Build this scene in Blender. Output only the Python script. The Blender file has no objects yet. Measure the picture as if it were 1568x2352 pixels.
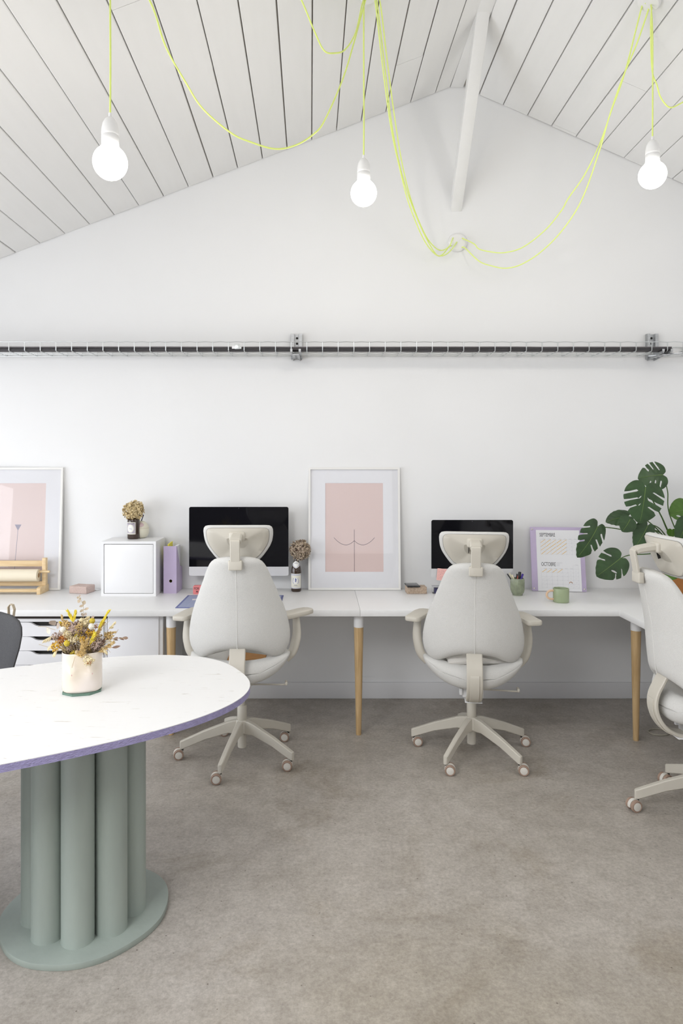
import bpy, bmesh, math, random
from mathutils import Vector, Matrix, Euler, noise as mnoise
from mathutils.geometry import delaunay_2d_cdt

# ------------------------------------------------------------------ scene, camera, light
scene = bpy.context.scene
COL = scene.collection
PI = math.pi
R = math.radians
random.seed(7)

FPX, VX, VY = 1568.0, 735.0, 1066.0      # focal length and vanishing point in photo pixels
H = 1.564                                # eye height
DW = 4.567                               # camera to far wall
DESK = 0.734                             # desk top height
DF = 3.88                                # desk front edge

cd = bpy.data.cameras.new('camera')
cam = bpy.data.objects.new('camera', cd); COL.objects.link(cam)
cam.location = (0, 0, H); cam.rotation_euler = (PI / 2, 0, 0)
cd.sensor_fit = 'HORIZONTAL'; cd.sensor_width = 24; cd.lens = 24 * FPX / 1568
cd.shift_x = (784 - VX) / 1568; cd.shift_y = -(1176 - VY) / 1568
cd.clip_start = 0.05; cd.clip_end = 100
scene.camera = cam

scene.view_settings.view_transform = 'Standard'
scene.view_settings.look = 'None'
scene.view_settings.gamma = 1
scene.view_settings.use_curve_mapping = False
scene.view_settings.exposure = 0.13

w = bpy.data.worlds.new('world'); scene.world = w; w.use_nodes = True
w.node_tree.nodes['Background'].inputs[0].default_value = (0.82, 0.88, 1, 1)
w.node_tree.nodes['Background'].inputs[1].default_value = 1.0
scene.cycles.max_bounces = 5
scene.cycles.diffuse_bounces = 4
scene.cycles.glossy_bounces = 3
scene.cycles.transmission_bounces = 3
scene.cycles.use_adaptive_sampling = True
scene.cycles.adaptive_threshold = 0.05
scene.cycles.adaptive_min_samples = 16
scene.cycles.sample_clamp_indirect = 4
scene.cycles.caustics_reflective = False
scene.cycles.caustics_refractive = False

XL, XR, YB = -4.0, 2.46, -3.2            # side walls and the wall behind the camera

def area(name, loc, rot, sx, sy, power, color):
    l = bpy.data.lights.new(name, 'AREA'); l.shape = 'RECTANGLE'; l.size = sx; l.size_y = sy
    l.energy = power; l.color = color
    o = bpy.data.objects.new(name, l); COL.objects.link(o)
    o.location = loc; o.rotation_euler = rot
    return o
# daylight through the glazing of the left wall and of the wall behind the camera
area('daylight_window_left', (XL + 0.06, 1.6, 1.06), (0, R(-90), 0), 1.95, 4.4, 90, (0.92, 0.95, 1.0))
area('daylight_window_rear', (-1.0, YB + 0.06, 1.95), (R(90), 0, 0), 4.6, 1.7, 13, (1.0, 0.985, 0.96))
# daylight through the roof light in the left slope, above the camera
SKX0, SKX1, SKY0, SKY1 = -2.75, -1.25, -1.6, 0.6
_zs = 2.977 + 0.381 * ((SKX0 + SKX1) / 2 + 2.036)
area('daylight_roof_light', ((SKX0 + SKX1) / 2, (SKY0 + SKY1) / 2, _zs - 0.01), (0, -math.atan(0.381), 0), 1.5, 2.2, 106, (0.985, 0.99, 1.0))

# ------------------------------------------------------------------ pixel helpers
def at(px, py, D):
    return Vector(((px - VX) * D / FPX, D, H - (py - VY) * D / FPX))
def onz(px, py, z):
    D = FPX * (H - z) / (py - VY)
    return Vector(((px - VX) * D / FPX, D, z))
def wx(px, D=DW): return (px - VX) * D / FPX
def wz(py, D=DW): return H - (py - VY) * D / FPX

# ------------------------------------------------------------------ materials
def mat(name, col, rough=0.5, metal=0.0, var=0.0, scale=20.0, bump=0.0, bscale=None, col2=None,
        emit=None, estr=0.0, trans=0.0, spec=None, stretch=None, detail=4.0, coat=0.0, sss=0.0):
    m = bpy.data.materials.new(name); m.use_nodes = True
    nt = m.node_tree; b = nt.nodes['Principled BSDF']
    b.inputs['Base Color'].default_value = (*col, 1)
    b.inputs['Roughness'].default_value = rough
    b.inputs['Metallic'].default_value = metal
    if spec is not None: b.inputs['Specular IOR Level'].default_value = spec
    if coat: b.inputs['Coat Weight'].default_value = coat; b.inputs['Coat Roughness'].default_value = 0.08
    if sss: b.inputs['Subsurface Weight'].default_value = sss; b.inputs['Subsurface Radius'].default_value = (0.01, 0.006, 0.004)
    if trans: b.inputs['Transmission Weight'].default_value = trans
    if emit: b.inputs['Emission Color'].default_value = (*emit, 1); b.inputs['Emission Strength'].default_value = estr
    tc = nt.nodes.new('ShaderNodeTexCoord'); mp = nt.nodes.new('ShaderNodeMapping')
    nt.links.new(tc.outputs['Object'], mp.inputs['Vector'])
    if stretch: mp.inputs['Scale'].default_value = stretch
    if var or col2:
        n = nt.nodes.new('ShaderNodeTexNoise'); n.inputs['Scale'].default_value = scale; n.inputs['Detail'].default_value = detail
        n.inputs['Roughness'].default_value = 0.6
        nt.links.new(mp.outputs['Vector'], n.inputs['Vector'])
        r = nt.nodes.new('ShaderNodeValToRGB')
        c2 = col2 if col2 else tuple(max(0, c * (1 - var)) for c in col)
        c1 = col if col2 else tuple(min(1, c * (1 + var * 0.6)) for c in col)
        r.color_ramp.elements[0].position = 0.35; r.color_ramp.elements[0].color = (*c2, 1)
        r.color_ramp.elements[1].position = 0.65; r.color_ramp.elements[1].color = (*c1, 1)
        nt.links.new(n.outputs['Fac'], r.inputs['Fac']); nt.links.new(r.outputs['Color'], b.inputs['Base Color'])
    if bump:
        n2 = nt.nodes.new('ShaderNodeTexNoise'); n2.inputs['Scale'].default_value = bscale or scale; n2.inputs['Detail'].default_value = 3
        nt.links.new(mp.outputs['Vector'], n2.inputs['Vector'])
        bp = nt.nodes.new('ShaderNodeBump'); bp.inputs['Strength'].default_value = bump; bp.inputs['Distance'].default_value = 0.004
        nt.links.new(n2.outputs['Fac'], bp.inputs['Height']); nt.links.new(bp.outputs['Normal'], b.inputs['Normal'])
    return m

M = {}
M['wall'] = mat('wall_paint', (0.86, 0.86, 0.858), 0.75, var=0.012, scale=1.5, detail=1, spec=0.2)
M['ceil'] = mat('plank_paint', (0.84, 0.835, 0.82), 0.6, var=0.010, scale=5, detail=2, stretch=(4, 0.4, 4), spec=0.25)
M['ceilgap'] = mat('plank_gap', (0.66, 0.62, 0.56), 0.9)
M['darkwall'] = mat('dark_rear_wall', (0.10, 0.095, 0.10), 0.7)
M['skirt'] = mat('skirting_paint', (0.83, 0.83, 0.84), 0.5)
M['desk'] = mat('desk_white', (0.85, 0.85, 0.845), 0.38, var=0.015, scale=30, detail=2, stretch=(1, 12, 1))
M['white'] = mat('white_lacquer', (0.86, 0.86, 0.865), 0.35)
M['drawer'] = mat('drawer_white', (0.82, 0.82, 0.84), 0.4)
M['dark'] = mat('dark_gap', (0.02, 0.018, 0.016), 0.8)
M['gap_shade'] = mat('drawer_gap_shade', (0.03, 0.022, 0.017), 0.8)  # near-black colour for the shade between drawer unit and desk top
M['bamboo'] = mat('bamboo', (0.66, 0.47, 0.25), 0.4, col2=(0.52, 0.34, 0.16), scale=14, stretch=(6, 6, 0.35))
M['pine'] = mat('pine', (0.80, 0.62, 0.37), 0.5, col2=(0.70, 0.50, 0.27), scale=9, stretch=(0.6, 7, 7))
M['cord'] = mat('neon_cord', (0.84, 0.97, 0.26), 0.5, bump=0.2, bscale=900, emit=(0.66, 0.86, 0.10), estr=0.0)
M['porcelain'] = mat('white_porcelain', (0.86, 0.855, 0.84), 0.45)
M['bulb'] = mat('opal_bulb', (1, 1, 1), 0.3, emit=(1, 0.98, 0.94), estr=7.0)
M['zinc'] = mat('zinc_wire', (0.62, 0.64, 0.64), 0.35, metal=0.75)
M['steel'] = mat('galvanised_steel', (0.50, 0.51, 0.52), 0.4, metal=0.7, var=0.12, scale=60)
M['cable'] = mat('black_cable', (0.035, 0.032, 0.035), 0.5)
M['cablegrey'] = mat('grey_cable', (0.11, 0.10, 0.105), 0.5)
M['fabric'] = mat('oat_melange_fabric', (0.77, 0.76, 0.73), 0.95, col2=(0.665, 0.66, 0.635), scale=650, detail=3, bump=0.5, bscale=700, stretch=(1, 1, 0.55), spec=0.1)
M['plastic'] = mat('beige_plastic', (0.61, 0.575, 0.50), 0.5, bump=0.03, bscale=400)
M['seamlight'] = mat('light_seam', (0.755, 0.745, 0.715), 0.95)
M['groovegrey'] = mat('groove_dark_grey', (0.30, 0.29, 0.27), 0.8)
M['castor'] = mat('castor_cream', (0.74, 0.71, 0.65), 0.4)
M['tread'] = mat('castor_tread', (0.36, 0.25, 0.19), 0.6)
M['whitemetal'] = mat('white_metal', (0.80, 0.80, 0.80), 0.4)
M['tan'] = mat('tan_leather', (0.42, 0.20, 0.055), 0.6, var=0.1, scale=30)
M['pillow'] = mat('cream_pillow', (0.80, 0.77, 0.72), 0.9, bump=0.3, bscale=300)
M['greychair'] = mat('charcoal_felt', (0.11, 0.11, 0.115), 0.95, col2=(0.075, 0.075, 0.08), scale=500, bump=0.4, bscale=600)
M['strap'] = mat('natural_leather', (0.58, 0.49, 0.36), 0.6)
M['sage'] = mat('sage_paint', (0.345, 0.395, 0.355), 0.5, var=0.06, scale=8, bump=0.25, bscale=45, stretch=(1, 1, 0.3))
M['lilac_edge'] = mat('lilac_edge_paint', (0.34, 0.31, 0.53), 0.6, var=0.12, scale=50, bump=0.9, bscale=120, stretch=(1, 1, 2))
M['lilac'] = mat('lilac_board', (0.56, 0.47, 0.66), 0.55, var=0.04, scale=12)
M['paper'] = mat('white_paper', (0.85, 0.85, 0.87), 0.7)
M['mount'] = mat('mount_board', (0.84, 0.84, 0.87), 0.8)
M['pink'] = mat('pink_print', (0.76, 0.60, 0.57), 0.8)
M['pinkpale'] = mat('pale_pink_print', (0.80, 0.67, 0.65), 0.8)
M['ink'] = mat('ink', (0.10, 0.07, 0.09), 0.8)
M['inkgrey'] = mat('grey_ink', (0.38, 0.36, 0.44), 0.8)
M['inkblack'] = mat('black_ink', (0.015, 0.015, 0.02), 0.7)
M['gridline'] = mat('grid_line', (0.62, 0.62, 0.66), 0.8)
M['orange'] = mat('orange_marker', (0.86, 0.58, 0.18), 0.7)
M['frame'] = mat('frame_white', (0.84, 0.83, 0.80), 0.4)
M['screen'] = mat('screen_glass', (0.004, 0.004, 0.006), 0.05, spec=0.35)
M['alu'] = mat('brushed_aluminium', (0.80, 0.80, 0.81), 0.35, metal=0.55)
M['brownglass'] = mat('brown_glass', (0.035, 0.016, 0.008), 0.06, coat=0.5)
M['label'] = mat('cream_label', (0.78, 0.76, 0.66), 0.6)
M['labelmauve'] = mat('mauve_label_pattern', (0.50, 0.46, 0.52), 0.6, var=0.3, scale=300)
M['labelwhite'] = mat('white_label', (0.84, 0.84, 0.80), 0.55)
M['blue'] = mat('blue_print', (0.06, 0.08, 0.36), 0.6)
M['petal'] = mat('dried_petal_beige', (0.76, 0.62, 0.36), 0.85, var=0.25, scale=90)
M['petalbrown'] = mat('dried_petal_brown', (0.62, 0.51, 0.36), 0.85, col2=(0.27, 0.20, 0.17), scale=110)
M['creampot'] = mat('cream_ceramic', (0.74, 0.71, 0.58), 0.4)
M['pinkpatch'] = mat('pink_ceramic', (0.62, 0.47, 0.47), 0.5)
M['navy'] = mat('navy', (0.03, 0.03, 0.10), 0.4)
M['brick'] = mat('pink_brick', (0.66, 0.53, 0.48), 0.9, col2=(0.55, 0.41, 0.36), scale=160, bump=1.0, bscale=160)
M['brick2'] = mat('buff_brick', (0.62, 0.50, 0.39), 0.9, col2=(0.40, 0.29, 0.21), scale=150, bump=1.0, bscale=150)
M['coral'] = mat('coral_box', (0.72, 0.22, 0.22), 0.6)
M['mat'] = mat('cutting_mat_blue', (0.33, 0.37, 0.55), 0.7)
M['matedge'] = mat('cutting_mat_border', (0.14, 0.16, 0.34), 0.7)
M['matline'] = mat('cutting_mat_line', (0.55, 0.58, 0.70), 0.7)
M['phone'] = mat('phone_black', (0.012, 0.012, 0.014), 0.12)
M['clear'] = mat('clear_acrylic', (0.45, 0.45, 0.48), 0.1, spec=0.6)
M['sticky'] = mat('pink_sticky_note', (0.88, 0.50, 0.46), 0.8)
M['cupgreen'] = mat('green_glaze', (0.30, 0.34, 0.23), 0.15, var=0.2, scale=25, coat=0.4)
M['muggreen'] = mat('mug_green', (0.36, 0.43, 0.26), 0.3)
M['peach'] = mat('peach_glaze', (0.80, 0.56, 0.38), 0.35)
M['terracotta'] = mat('terracotta', (0.42, 0.17, 0.045), 0.7, var=0.12, scale=14, bump=0.15, bscale=80)
M['soil'] = mat('soil', (0.05, 0.035, 0.025), 0.95, bump=1, bscale=100)
M['leaf'] = mat('monstera_leaf', (0.032, 0.075, 0.022), 0.38, var=0.3, scale=12)
M['leafbright'] = mat('monstera_leaf_young', (0.075, 0.17, 0.02), 0.4, var=0.25, scale=12)
M['stem'] = mat('monstera_stem', (0.07, 0.14, 0.03), 0.5, var=0.2)
M['rib'] = mat('monstera_rib', (0.15, 0.24, 0.06), 0.5)
M['vase'] = mat('vase_glaze', (0.82, 0.74, 0.68), 0.16, col2=(0.80, 0.70, 0.56), scale=9, detail=1, coat=0.5)
M['nipple'] = mat('rose_glaze', (0.66, 0.40, 0.38), 0.3)
M['coaster'] = mat('green_coaster', (0.13, 0.22, 0.17), 0.4)
M['yellow'] = mat('dried_yellow', (0.66, 0.50, 0.05), 0.9, var=0.25, scale=200, bump=0.8, bscale=400)
M['yellowspike'] = mat('yellow_grass', (0.80, 0.64, 0.06), 0.8, var=0.15, scale=60)
M['mustard'] = mat('mustard_flower', (0.72, 0.44, 0.05), 0.85, var=0.25, scale=120)
M['straw'] = mat('straw_grass', (0.80, 0.69, 0.44), 0.85, var=0.2, scale=80)
M['plume'] = mat('golden_plume', (0.66, 0.47, 0.20), 0.9, var=0.25, scale=120)
M['mauve'] = mat('dried_mauve', (0.50, 0.38, 0.32), 0.9, var=0.3, scale=120)
M['rust'] = mat('rust_flower', (0.48, 0.17, 0.03), 0.9, var=0.3, scale=120)
M['euca'] = mat('dried_eucalyptus', (0.50, 0.40, 0.28), 0.7, var=0.15, scale=40)
M['eucagrey'] = mat('dried_round_leaf', (0.47, 0.39, 0.33), 0.7, var=0.15, scale=40)
M['brownleaf'] = mat('dried_brown_leaf', (0.27, 0.17, 0.12), 0.7, var=0.2, scale=40)
M['ivory'] = mat('ivory_pod', (0.80, 0.76, 0.66), 0.8, var=0.12, scale=150, bump=0.6, bscale=300)
M['drystem'] = mat('dry_stem', (0.50, 0.38, 0.22), 0.9)
M['kraft'] = mat('cream_roll_paper', (0.82, 0.74, 0.58), 0.75)
M['kraftcore'] = mat('brown_core', (0.40, 0.26, 0.13), 0.8)
M['yellowpaper'] = mat('yellow_paper', (0.86, 0.76, 0.10), 0.7)
M['floorcable'] = mat('beige_cable', (0.40, 0.37, 0.30), 0.5)
M['penblack'] = mat('pen_black', (0.012, 0.012, 0.014), 0.4)
M['penblue'] = mat('pen_violet', (0.06, 0.03, 0.32), 0.35)
M['pengreen'] = mat('pen_green', (0.05, 0.22, 0.05), 0.4)
M['pencream'] = mat('pen_cream', (0.78, 0.72, 0.52), 0.4)
M['penred'] = mat('pen_red', (0.45, 0.10, 0.07), 0.4)
M['chrome'] = mat('chrome_stud', (0.78, 0.74, 0.66), 0.2, metal=0.9)

# glass pane: mostly clear with a mirror sheen
def glass_mat(name):
    m = bpy.data.materials.new(name); m.use_nodes = True; nt = m.node_tree
    for n in list(nt.nodes): nt.nodes.remove(n)
    o = nt.nodes.new('ShaderNodeOutputMaterial'); mx = nt.nodes.new('ShaderNodeMixShader')
    t = nt.nodes.new('ShaderNodeBsdfTransparent'); g = nt.nodes.new('ShaderNodeBsdfGlossy')
    fr = nt.nodes.new('ShaderNodeLayerWeight'); fr.inputs['Blend'].default_value = 0.5
    pw_ = nt.nodes.new('ShaderNodeMath'); pw_.operation = 'POWER'; pw_.inputs[1].default_value = 5.0
    ma = nt.nodes.new('ShaderNodeMath'); ma.operation = 'MULTIPLY_ADD'; ma.inputs[1].default_value = 0.8; ma.inputs[2].default_value = 0.025
    nt.links.new(fr.outputs['Facing'], pw_.inputs[0]); nt.links.new(pw_.outputs[0], ma.inputs[0])
    g.inputs['Roughness'].default_value = 0.02
    nt.links.new(ma.outputs[0], mx.inputs[0]); nt.links.new(t.outputs[0], mx.inputs[1]); nt.links.new(g.outputs[0], mx.inputs[2])
    nt.links.new(mx.outputs[0], o.inputs[0])
    return m
M['pane'] = glass_mat('picture_glass')

def floor_mat():
    m = bpy.data.materials.new('polished_concrete'); m.use_nodes = True; nt = m.node_tree; b = nt.nodes['Principled BSDF']
    L = nt.links.new
    tc = nt.nodes.new('ShaderNodeTexCoord')
    def nz(scale, detail, rough=0.6, dist=0.0):
        n = nt.nodes.new('ShaderNodeTexNoise'); n.inputs['Scale'].default_value = scale; n.inputs['Detail'].default_value = detail
        n.inputs['Roughness'].default_value = rough; n.inputs['Distortion'].default_value = dist
        L(tc.outputs['Object'], n.inputs['Vector']); return n
    def ramp(src, p0, c0, p1, c1):
        r = nt.nodes.new('ShaderNodeValToRGB'); e = r.color_ramp.elements
        e[0].position = p0; e[0].color = (*c0, 1); e[1].position = p1; e[1].color = (*c1, 1)
        L(src, r.inputs['Fac']); return r
    def mix(a, b_, mode, fac):
        x = nt.nodes.new('ShaderNodeMixRGB'); x.blend_type = mode; x.inputs[0].default_value = fac
        L(a, x.inputs[1]); L(b_, x.inputs[2]); return x
    base = ramp(nz(0.9, 4, 0.62, 0.4).outputs['Fac'], 0.34, (0.435, 0.402, 0.358), 0.66, (0.515, 0.482, 0.443))
    mid = ramp(nz(5.5, 4, 0.72).outputs['Fac'], 0.36, (0.90, 0.89, 0.875), 0.62, (1.03, 1.025, 1.02))
    fine = ramp(nz(70, 4, 0.82).outputs['Fac'], 0.32, (0.76, 0.75, 0.735), 0.68, (1.14, 1.14, 1.14))
    mott = ramp(nz(16, 4, 0.75).outputs['Fac'], 0.34, (0.88, 0.87, 0.86), 0.66, (1.06, 1.06, 1.06))
    stain = ramp(nz(1.7, 6, 0.72, 0.8).outputs['Fac'], 0.33, (0.80, 0.77, 0.72), 0.47, (1, 1, 1))
    v = nt.nodes.new('ShaderNodeTexVoronoi'); v.inputs['Scale'].default_value = 17; L(tc.outputs['Object'], v.inputs['Vector'])
    spot = ramp(v.outputs['Distance'], 0.034, (0.34, 0.31, 0.28), 0.060, (1, 1, 1))
    v2 = nt.nodes.new('ShaderNodeTexVoronoi'); v2.inputs['Scale'].default_value = 45; L(tc.outputs['Object'], v2.inputs['Vector'])
    spot2 = ramp(v2.outputs['Distance'], 0.05, (0.70, 0.68, 0.66), 0.10, (1, 1, 1))
    c = mix(base.outputs[0], mid.outputs[0], 'MULTIPLY', 1)
    c = mix(c.outputs[0], fine.outputs[0], 'MULTIPLY', 1)
    c = mix(c.outputs[0], mott.outputs[0], 'MULTIPLY', 1)
    c = mix(c.outputs[0], stain.outputs[0], 'MULTIPLY', 0.9)
    c = mix(c.outputs[0], spot.outputs[0], 'MULTIPLY', 0.8)
    c = mix(c.outputs[0], spot2.outputs[0], 'MULTIPLY', 0.6)
    # a large brownish worn patch in the walkway
    mpw = nt.nodes.new('ShaderNodeMapping'); mpw.inputs['Location'].default_value = (-0.25, -0.25, 0); mpw.inputs['Scale'].default_value = (0.5, 0.5, 0.5)
    mv = nt.nodes.new('ShaderNodeVectorMath'); mv.operation = 'ADD'
    nw = nz(1.6, 5, 0.65); sc_ = nt.nodes.new('ShaderNodeVectorMath'); sc_.operation = 'MULTIPLY_ADD'
    sc_.inputs[1].default_value = (1.1, 1.1, 0); sc_.inputs[2].default_value = (-0.55, -0.55, 0)
    L(nw.outputs['Color'], sc_.inputs[0]); L(tc.outputs['Object'], mv.inputs[0]); L(sc_.outputs[0], mv.inputs[1]); L(mv.outputs[0], mpw.inputs['Vector'])
    gs = nt.nodes.new('ShaderNodeTexGradient'); gs.gradient_type = 'SPHERICAL'; L(mpw.outputs[0], gs.inputs['Vector'])
    worn = ramp(gs.outputs['Fac'], 0.05, (1, 1, 1), 0.40, (0.80, 0.765, 0.67))
    c = mix(c.outputs[0], worn.outputs[0], 'MULTIPLY', 1)
    L(c.outputs[0], b.inputs['Base Color'])
    rr = ramp(nz(6, 2).outputs['Fac'], 0.3, (0.42, 0.42, 0.42), 0.7, (0.62, 0.62, 0.62)); L(rr.outputs[0], b.inputs['Roughness'])
    bp = nt.nodes.new('ShaderNodeBump'); bp.inputs['Strength'].default_value = 0.12; bp.inputs['Distance'].default_value = 0.003
    L(nz(120, 1).outputs['Fac'], bp.inputs['Height']); L(bp.outputs[0], b.inputs['Normal'])
    return m
M['floor'] = floor_mat()

def tabletop_mat():                       # white painted strand board: fine slanting chips
    m = mat('painted_strand_board', (0.84, 0.835, 0.82), 0.5, spec=0.3)
    nt = m.node_tree; b = nt.nodes['Principled BSDF']; L = nt.links.new
    tc = nt.nodes.new('ShaderNodeTexCoord'); mp = nt.nodes.new('ShaderNodeMapping')
    mp.inputs['Rotation'].default_value = (0, 0, R(-15)); mp.inputs['Scale'].default_value = (5, 42, 1)
    L(tc.outputs['Object'], mp.inputs['Vector'])
    n = nt.nodes.new('ShaderNodeTexNoise'); n.inputs['Scale'].default_value = 2.2; n.inputs['Detail'].default_value = 5; n.inputs['Distortion'].default_value = 1.2
    L(mp.outputs[0], n.inputs['Vector'])
    r = nt.nodes.new('ShaderNodeValToRGB'); e = r.color_ramp.elements
    e[0].position = 0.30; e[0].color = (0.66, 0.64, 0.60, 1); e[1].position = 0.335; e[1].color = (0.84, 0.835, 0.825, 1)
    L(n.outputs['Fac'], r.inputs['Fac']); L(r.outputs[0], b.inputs['Base Color'])
    bp = nt.nodes.new('ShaderNodeBump'); bp.inputs['Strength'].default_value = 0.25; bp.inputs['Distance'].default_value = 0.002
    L(n.outputs['Fac'], bp.inputs['Height']); L(bp.outputs[0], b.inputs['Normal'])
    return m
M['tabletop'] = tabletop_mat()

# ------------------------------------------------------------------ geometry helpers
def obj(name, me, m=None, parent=None, loc=None, rot=None):
    o = bpy.data.objects.new(name, me); COL.objects.link(o)
    if m is not None and isinstance(me, bpy.types.Mesh) and not me.materials: me.materials.append(M[m] if isinstance(m, str) else m)
    if parent: o.parent = parent
    if loc is not None: o.location = loc
    if rot is not None: o.rotation_euler = rot
    return o
def mesh(name, v, f, smooth=False, sharp=50):
    me = bpy.data.meshes.new(name); me.from_pydata([tuple(p) for p in v], [], f); me.update()
    bm = bmesh.new(); bm.from_mesh(me); bmesh.ops.recalc_face_normals(bm, faces=bm.faces[:])
    if smooth:
        for fc in bm.faces: fc.smooth = len(fc.verts) <= 4
        for e in bm.edges:
            if len(e.link_faces) == 2 and e.calc_face_angle(0) > R(sharp): e.smooth = False
    bm.to_mesh(me); bm.free(); return me
def bm_mesh(name, bm, smooth=False):
    if smooth:
        for fc in bm.faces: fc.smooth = True
        for e in bm.edges:
            if len(e.link_faces) == 2 and e.calc_face_angle(0) > R(40): e.smooth = False
    me = bpy.data.meshes.new(name); bm.to_mesh(me); bm.free(); return me
def box_bm(bm, c, s, rot=None):
    mtx = Matrix.Translation(Vector(c)) @ (rot.to_matrix().to_4x4() if rot else Matrix()) @ Matrix.Diagonal((s[0], s[1], s[2], 1))
    bmesh.ops.create_cube(bm, size=1, matrix=mtx)
def box_me(name, c, s, bevel=0.0, seg=2, rot=None):
    bm = bmesh.new(); box_bm(bm, c, s, rot)
    if bevel: bmesh.ops.bevel(bm, geom=bm.edges[:], offset=bevel, segments=seg, profile=0.5, affect='EDGES')
    return bm_mesh(name, bm, smooth=bevel > 0)
def prism_me(name, pts, a0, a1, axis='z', bevel=0.0):
    """extrude a 2-D outline: axis z -> pts are (x,y); axis y -> (x,z); axis x -> (y,z)"""
    n = len(pts)
    def P(p, a): return {'z': (p[0], p[1], a), 'y': (p[0], a, p[1]), 'x': (a, p[0], p[1])}[axis]
    v = [P(p, a0) for p in pts] + [P(p, a1) for p in pts]
    f = [list(range(n)), list(range(2 * n - 1, n - 1, -1))] + [[i, (i + 1) % n, n + (i + 1) % n, n + i] for i in range(n)]
    me = mesh(name, v, f)
    if bevel:
        bm = bmesh.new(); bm.from_mesh(me)
        bmesh.ops.bevel(bm, geom=bm.edges[:], offset=bevel, segments=2, profile=0.5, affect='EDGES'); bm.to_mesh(me); bm.free()
    bm = bmesh.new(); bm.from_mesh(me)
    for fc in bm.faces: fc.smooth = True
    for e in bm.edges:
        if len(e.link_faces) == 2 and e.calc_face_angle(0) > R(35): e.smooth = False
    bm.to_mesh(me); bm.free()
    return me
def lathe_me(name, prof, seg=32, sx=1.0, sy=1.0):
    v, f = [], []
    for (r, z) in prof:
        for k in range(seg):
            a = 2 * PI * k / seg; v.append((r * math.cos(a) * sx, r * math.sin(a) * sy, z))
    for i in range(len(prof) - 1):
        for k in range(seg):
            k2 = (k + 1) % seg
            f.append([i * seg + k, i * seg + k2, (i + 1) * seg + k2, (i + 1) * seg + k])
    if prof[0][0] > 1e-6: f.append(list(range(seg))[::-1])
    if prof[-1][0] > 1e-6: f.append([(len(prof) - 1) * seg + k for k in range(seg)])
    me = mesh(name, v, f, smooth=True)
    return me
def loft_me(name, rings, cap=True, smooth=True, sharp=50):
    n = len(rings[0]); v = [p for r in rings for p in r]; f = []
    for i in range(len(rings) - 1):
        for k in range(n):
            k2 = (k + 1) % n
            f.append([i * n + k, i * n + k2, (i + 1) * n + k2, (i + 1) * n + k])
    if cap:
        f.append(list(range(n))[::-1]); f.append([(len(rings) - 1) * n + k for k in range(n)])
    return mesh(name, v, f, smooth, sharp)
def tube_vf(pts, rad, seg=8, closed=False, flat=1.0):
    pts = [Vector(p) for p in pts]; n = len(pts); v, f = [], []
    rads = rad if isinstance(rad, (list, tuple)) else [rad] * n
    up = None
    for i in range(n):
        a = pts[(i - 1) % n] if (closed or i > 0) else pts[i]
        b = pts[(i + 1) % n] if (closed or i < n - 1) else pts[i]
        t = (b - a).normalized()
        if up is None: up = t.orthogonal().normalized()
        up = (up - t * up.dot(t)).normalized(); s = t.cross(up)
        for k in range(seg):
            an = 2 * PI * k / seg
            v.append(pts[i] + (up * math.cos(an) + s * math.sin(an) * flat) * rads[i])
    for i in range(n if closed else n - 1):
        j = (i + 1) % n
        for k in range(seg):
            k2 = (k + 1) % seg; f.append([i * seg + k, i * seg + k2, j * seg + k2, j * seg + k])
    if not closed:
        f.append(list(range(seg))[::-1]); f.append([(n - 1) * seg + k for k in range(seg)])
    return v, f
def tube_me(name, pts, rad, seg=8, closed=False):
    v, f = tube_vf(pts, rad, seg, closed); return mesh(name, v, f, True)
def multi_tube_me(name, paths, seg=6):
    V, F = [], []
    for pts, rad in paths:
        v, f = tube_vf(pts, rad, seg); o = len(V); V += v; F += [[i + o for i in q] for q in f]
    return mesh(name, V, F, True)
def spline(pts, n=8):
    """Catmull-Rom through the points"""
    pts = [Vector(p) for p in pts]; out = []
    q = [pts[0] * 2 - pts[1]] + pts + [pts[-1] * 2 - pts[-2]]
    for i in range(1, len(q) - 2):
        for k in range(n):
            t = k / n; a, b, c, d = q[i - 1:i + 3]
            out.append(0.5 * (2 * b + (c - a) * t + (2 * a - 5 * b + 4 * c - d) * t * t + (3 * b - a - 3 * c + d) * t ** 3))
    out.append(pts[-1]); return out
def sweep_rect_me(name, path, w, t, bevel=0.0):
    """a strap of width w (local x) and thickness t swept along a path in the y-z plane"""
    rings = []
    for i, (y, z) in enumerate(path):
        a = path[max(0, i - 1)]; b = path[min(len(path) - 1, i + 1)]
        ty, tz = b[0] - a[0], b[1] - a[1]; l = math.hypot(ty, tz); ny, nz = -tz / l, ty / l
        ww = w[i] if isinstance(w, (list, tuple)) else w; tt = t[i] if isinstance(t, (list, tuple)) else t
        r = min(ww, tt) * 0.25
        ring = []
        for (cx, cn, sx, sn) in ((1, 1, 0, 1), (1, 1, 1, 0), (1, -1, 1, 0), (1, -1, 0, -1), (-1, -1, 0, -1), (-1, -1, -1, 0), (-1, 1, -1, 0), (-1, 1, 0, 1)):
            x = cx * ww / 2 - (cx * r if sx == 0 else 0); n_ = cn * tt / 2 - (cn * r if sn == 0 else 0)
            ring.append((x, y + ny * n_, z + nz * n_))
        rings.append(ring)
    return loft_me(name, rings, sharp=32)
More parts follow.
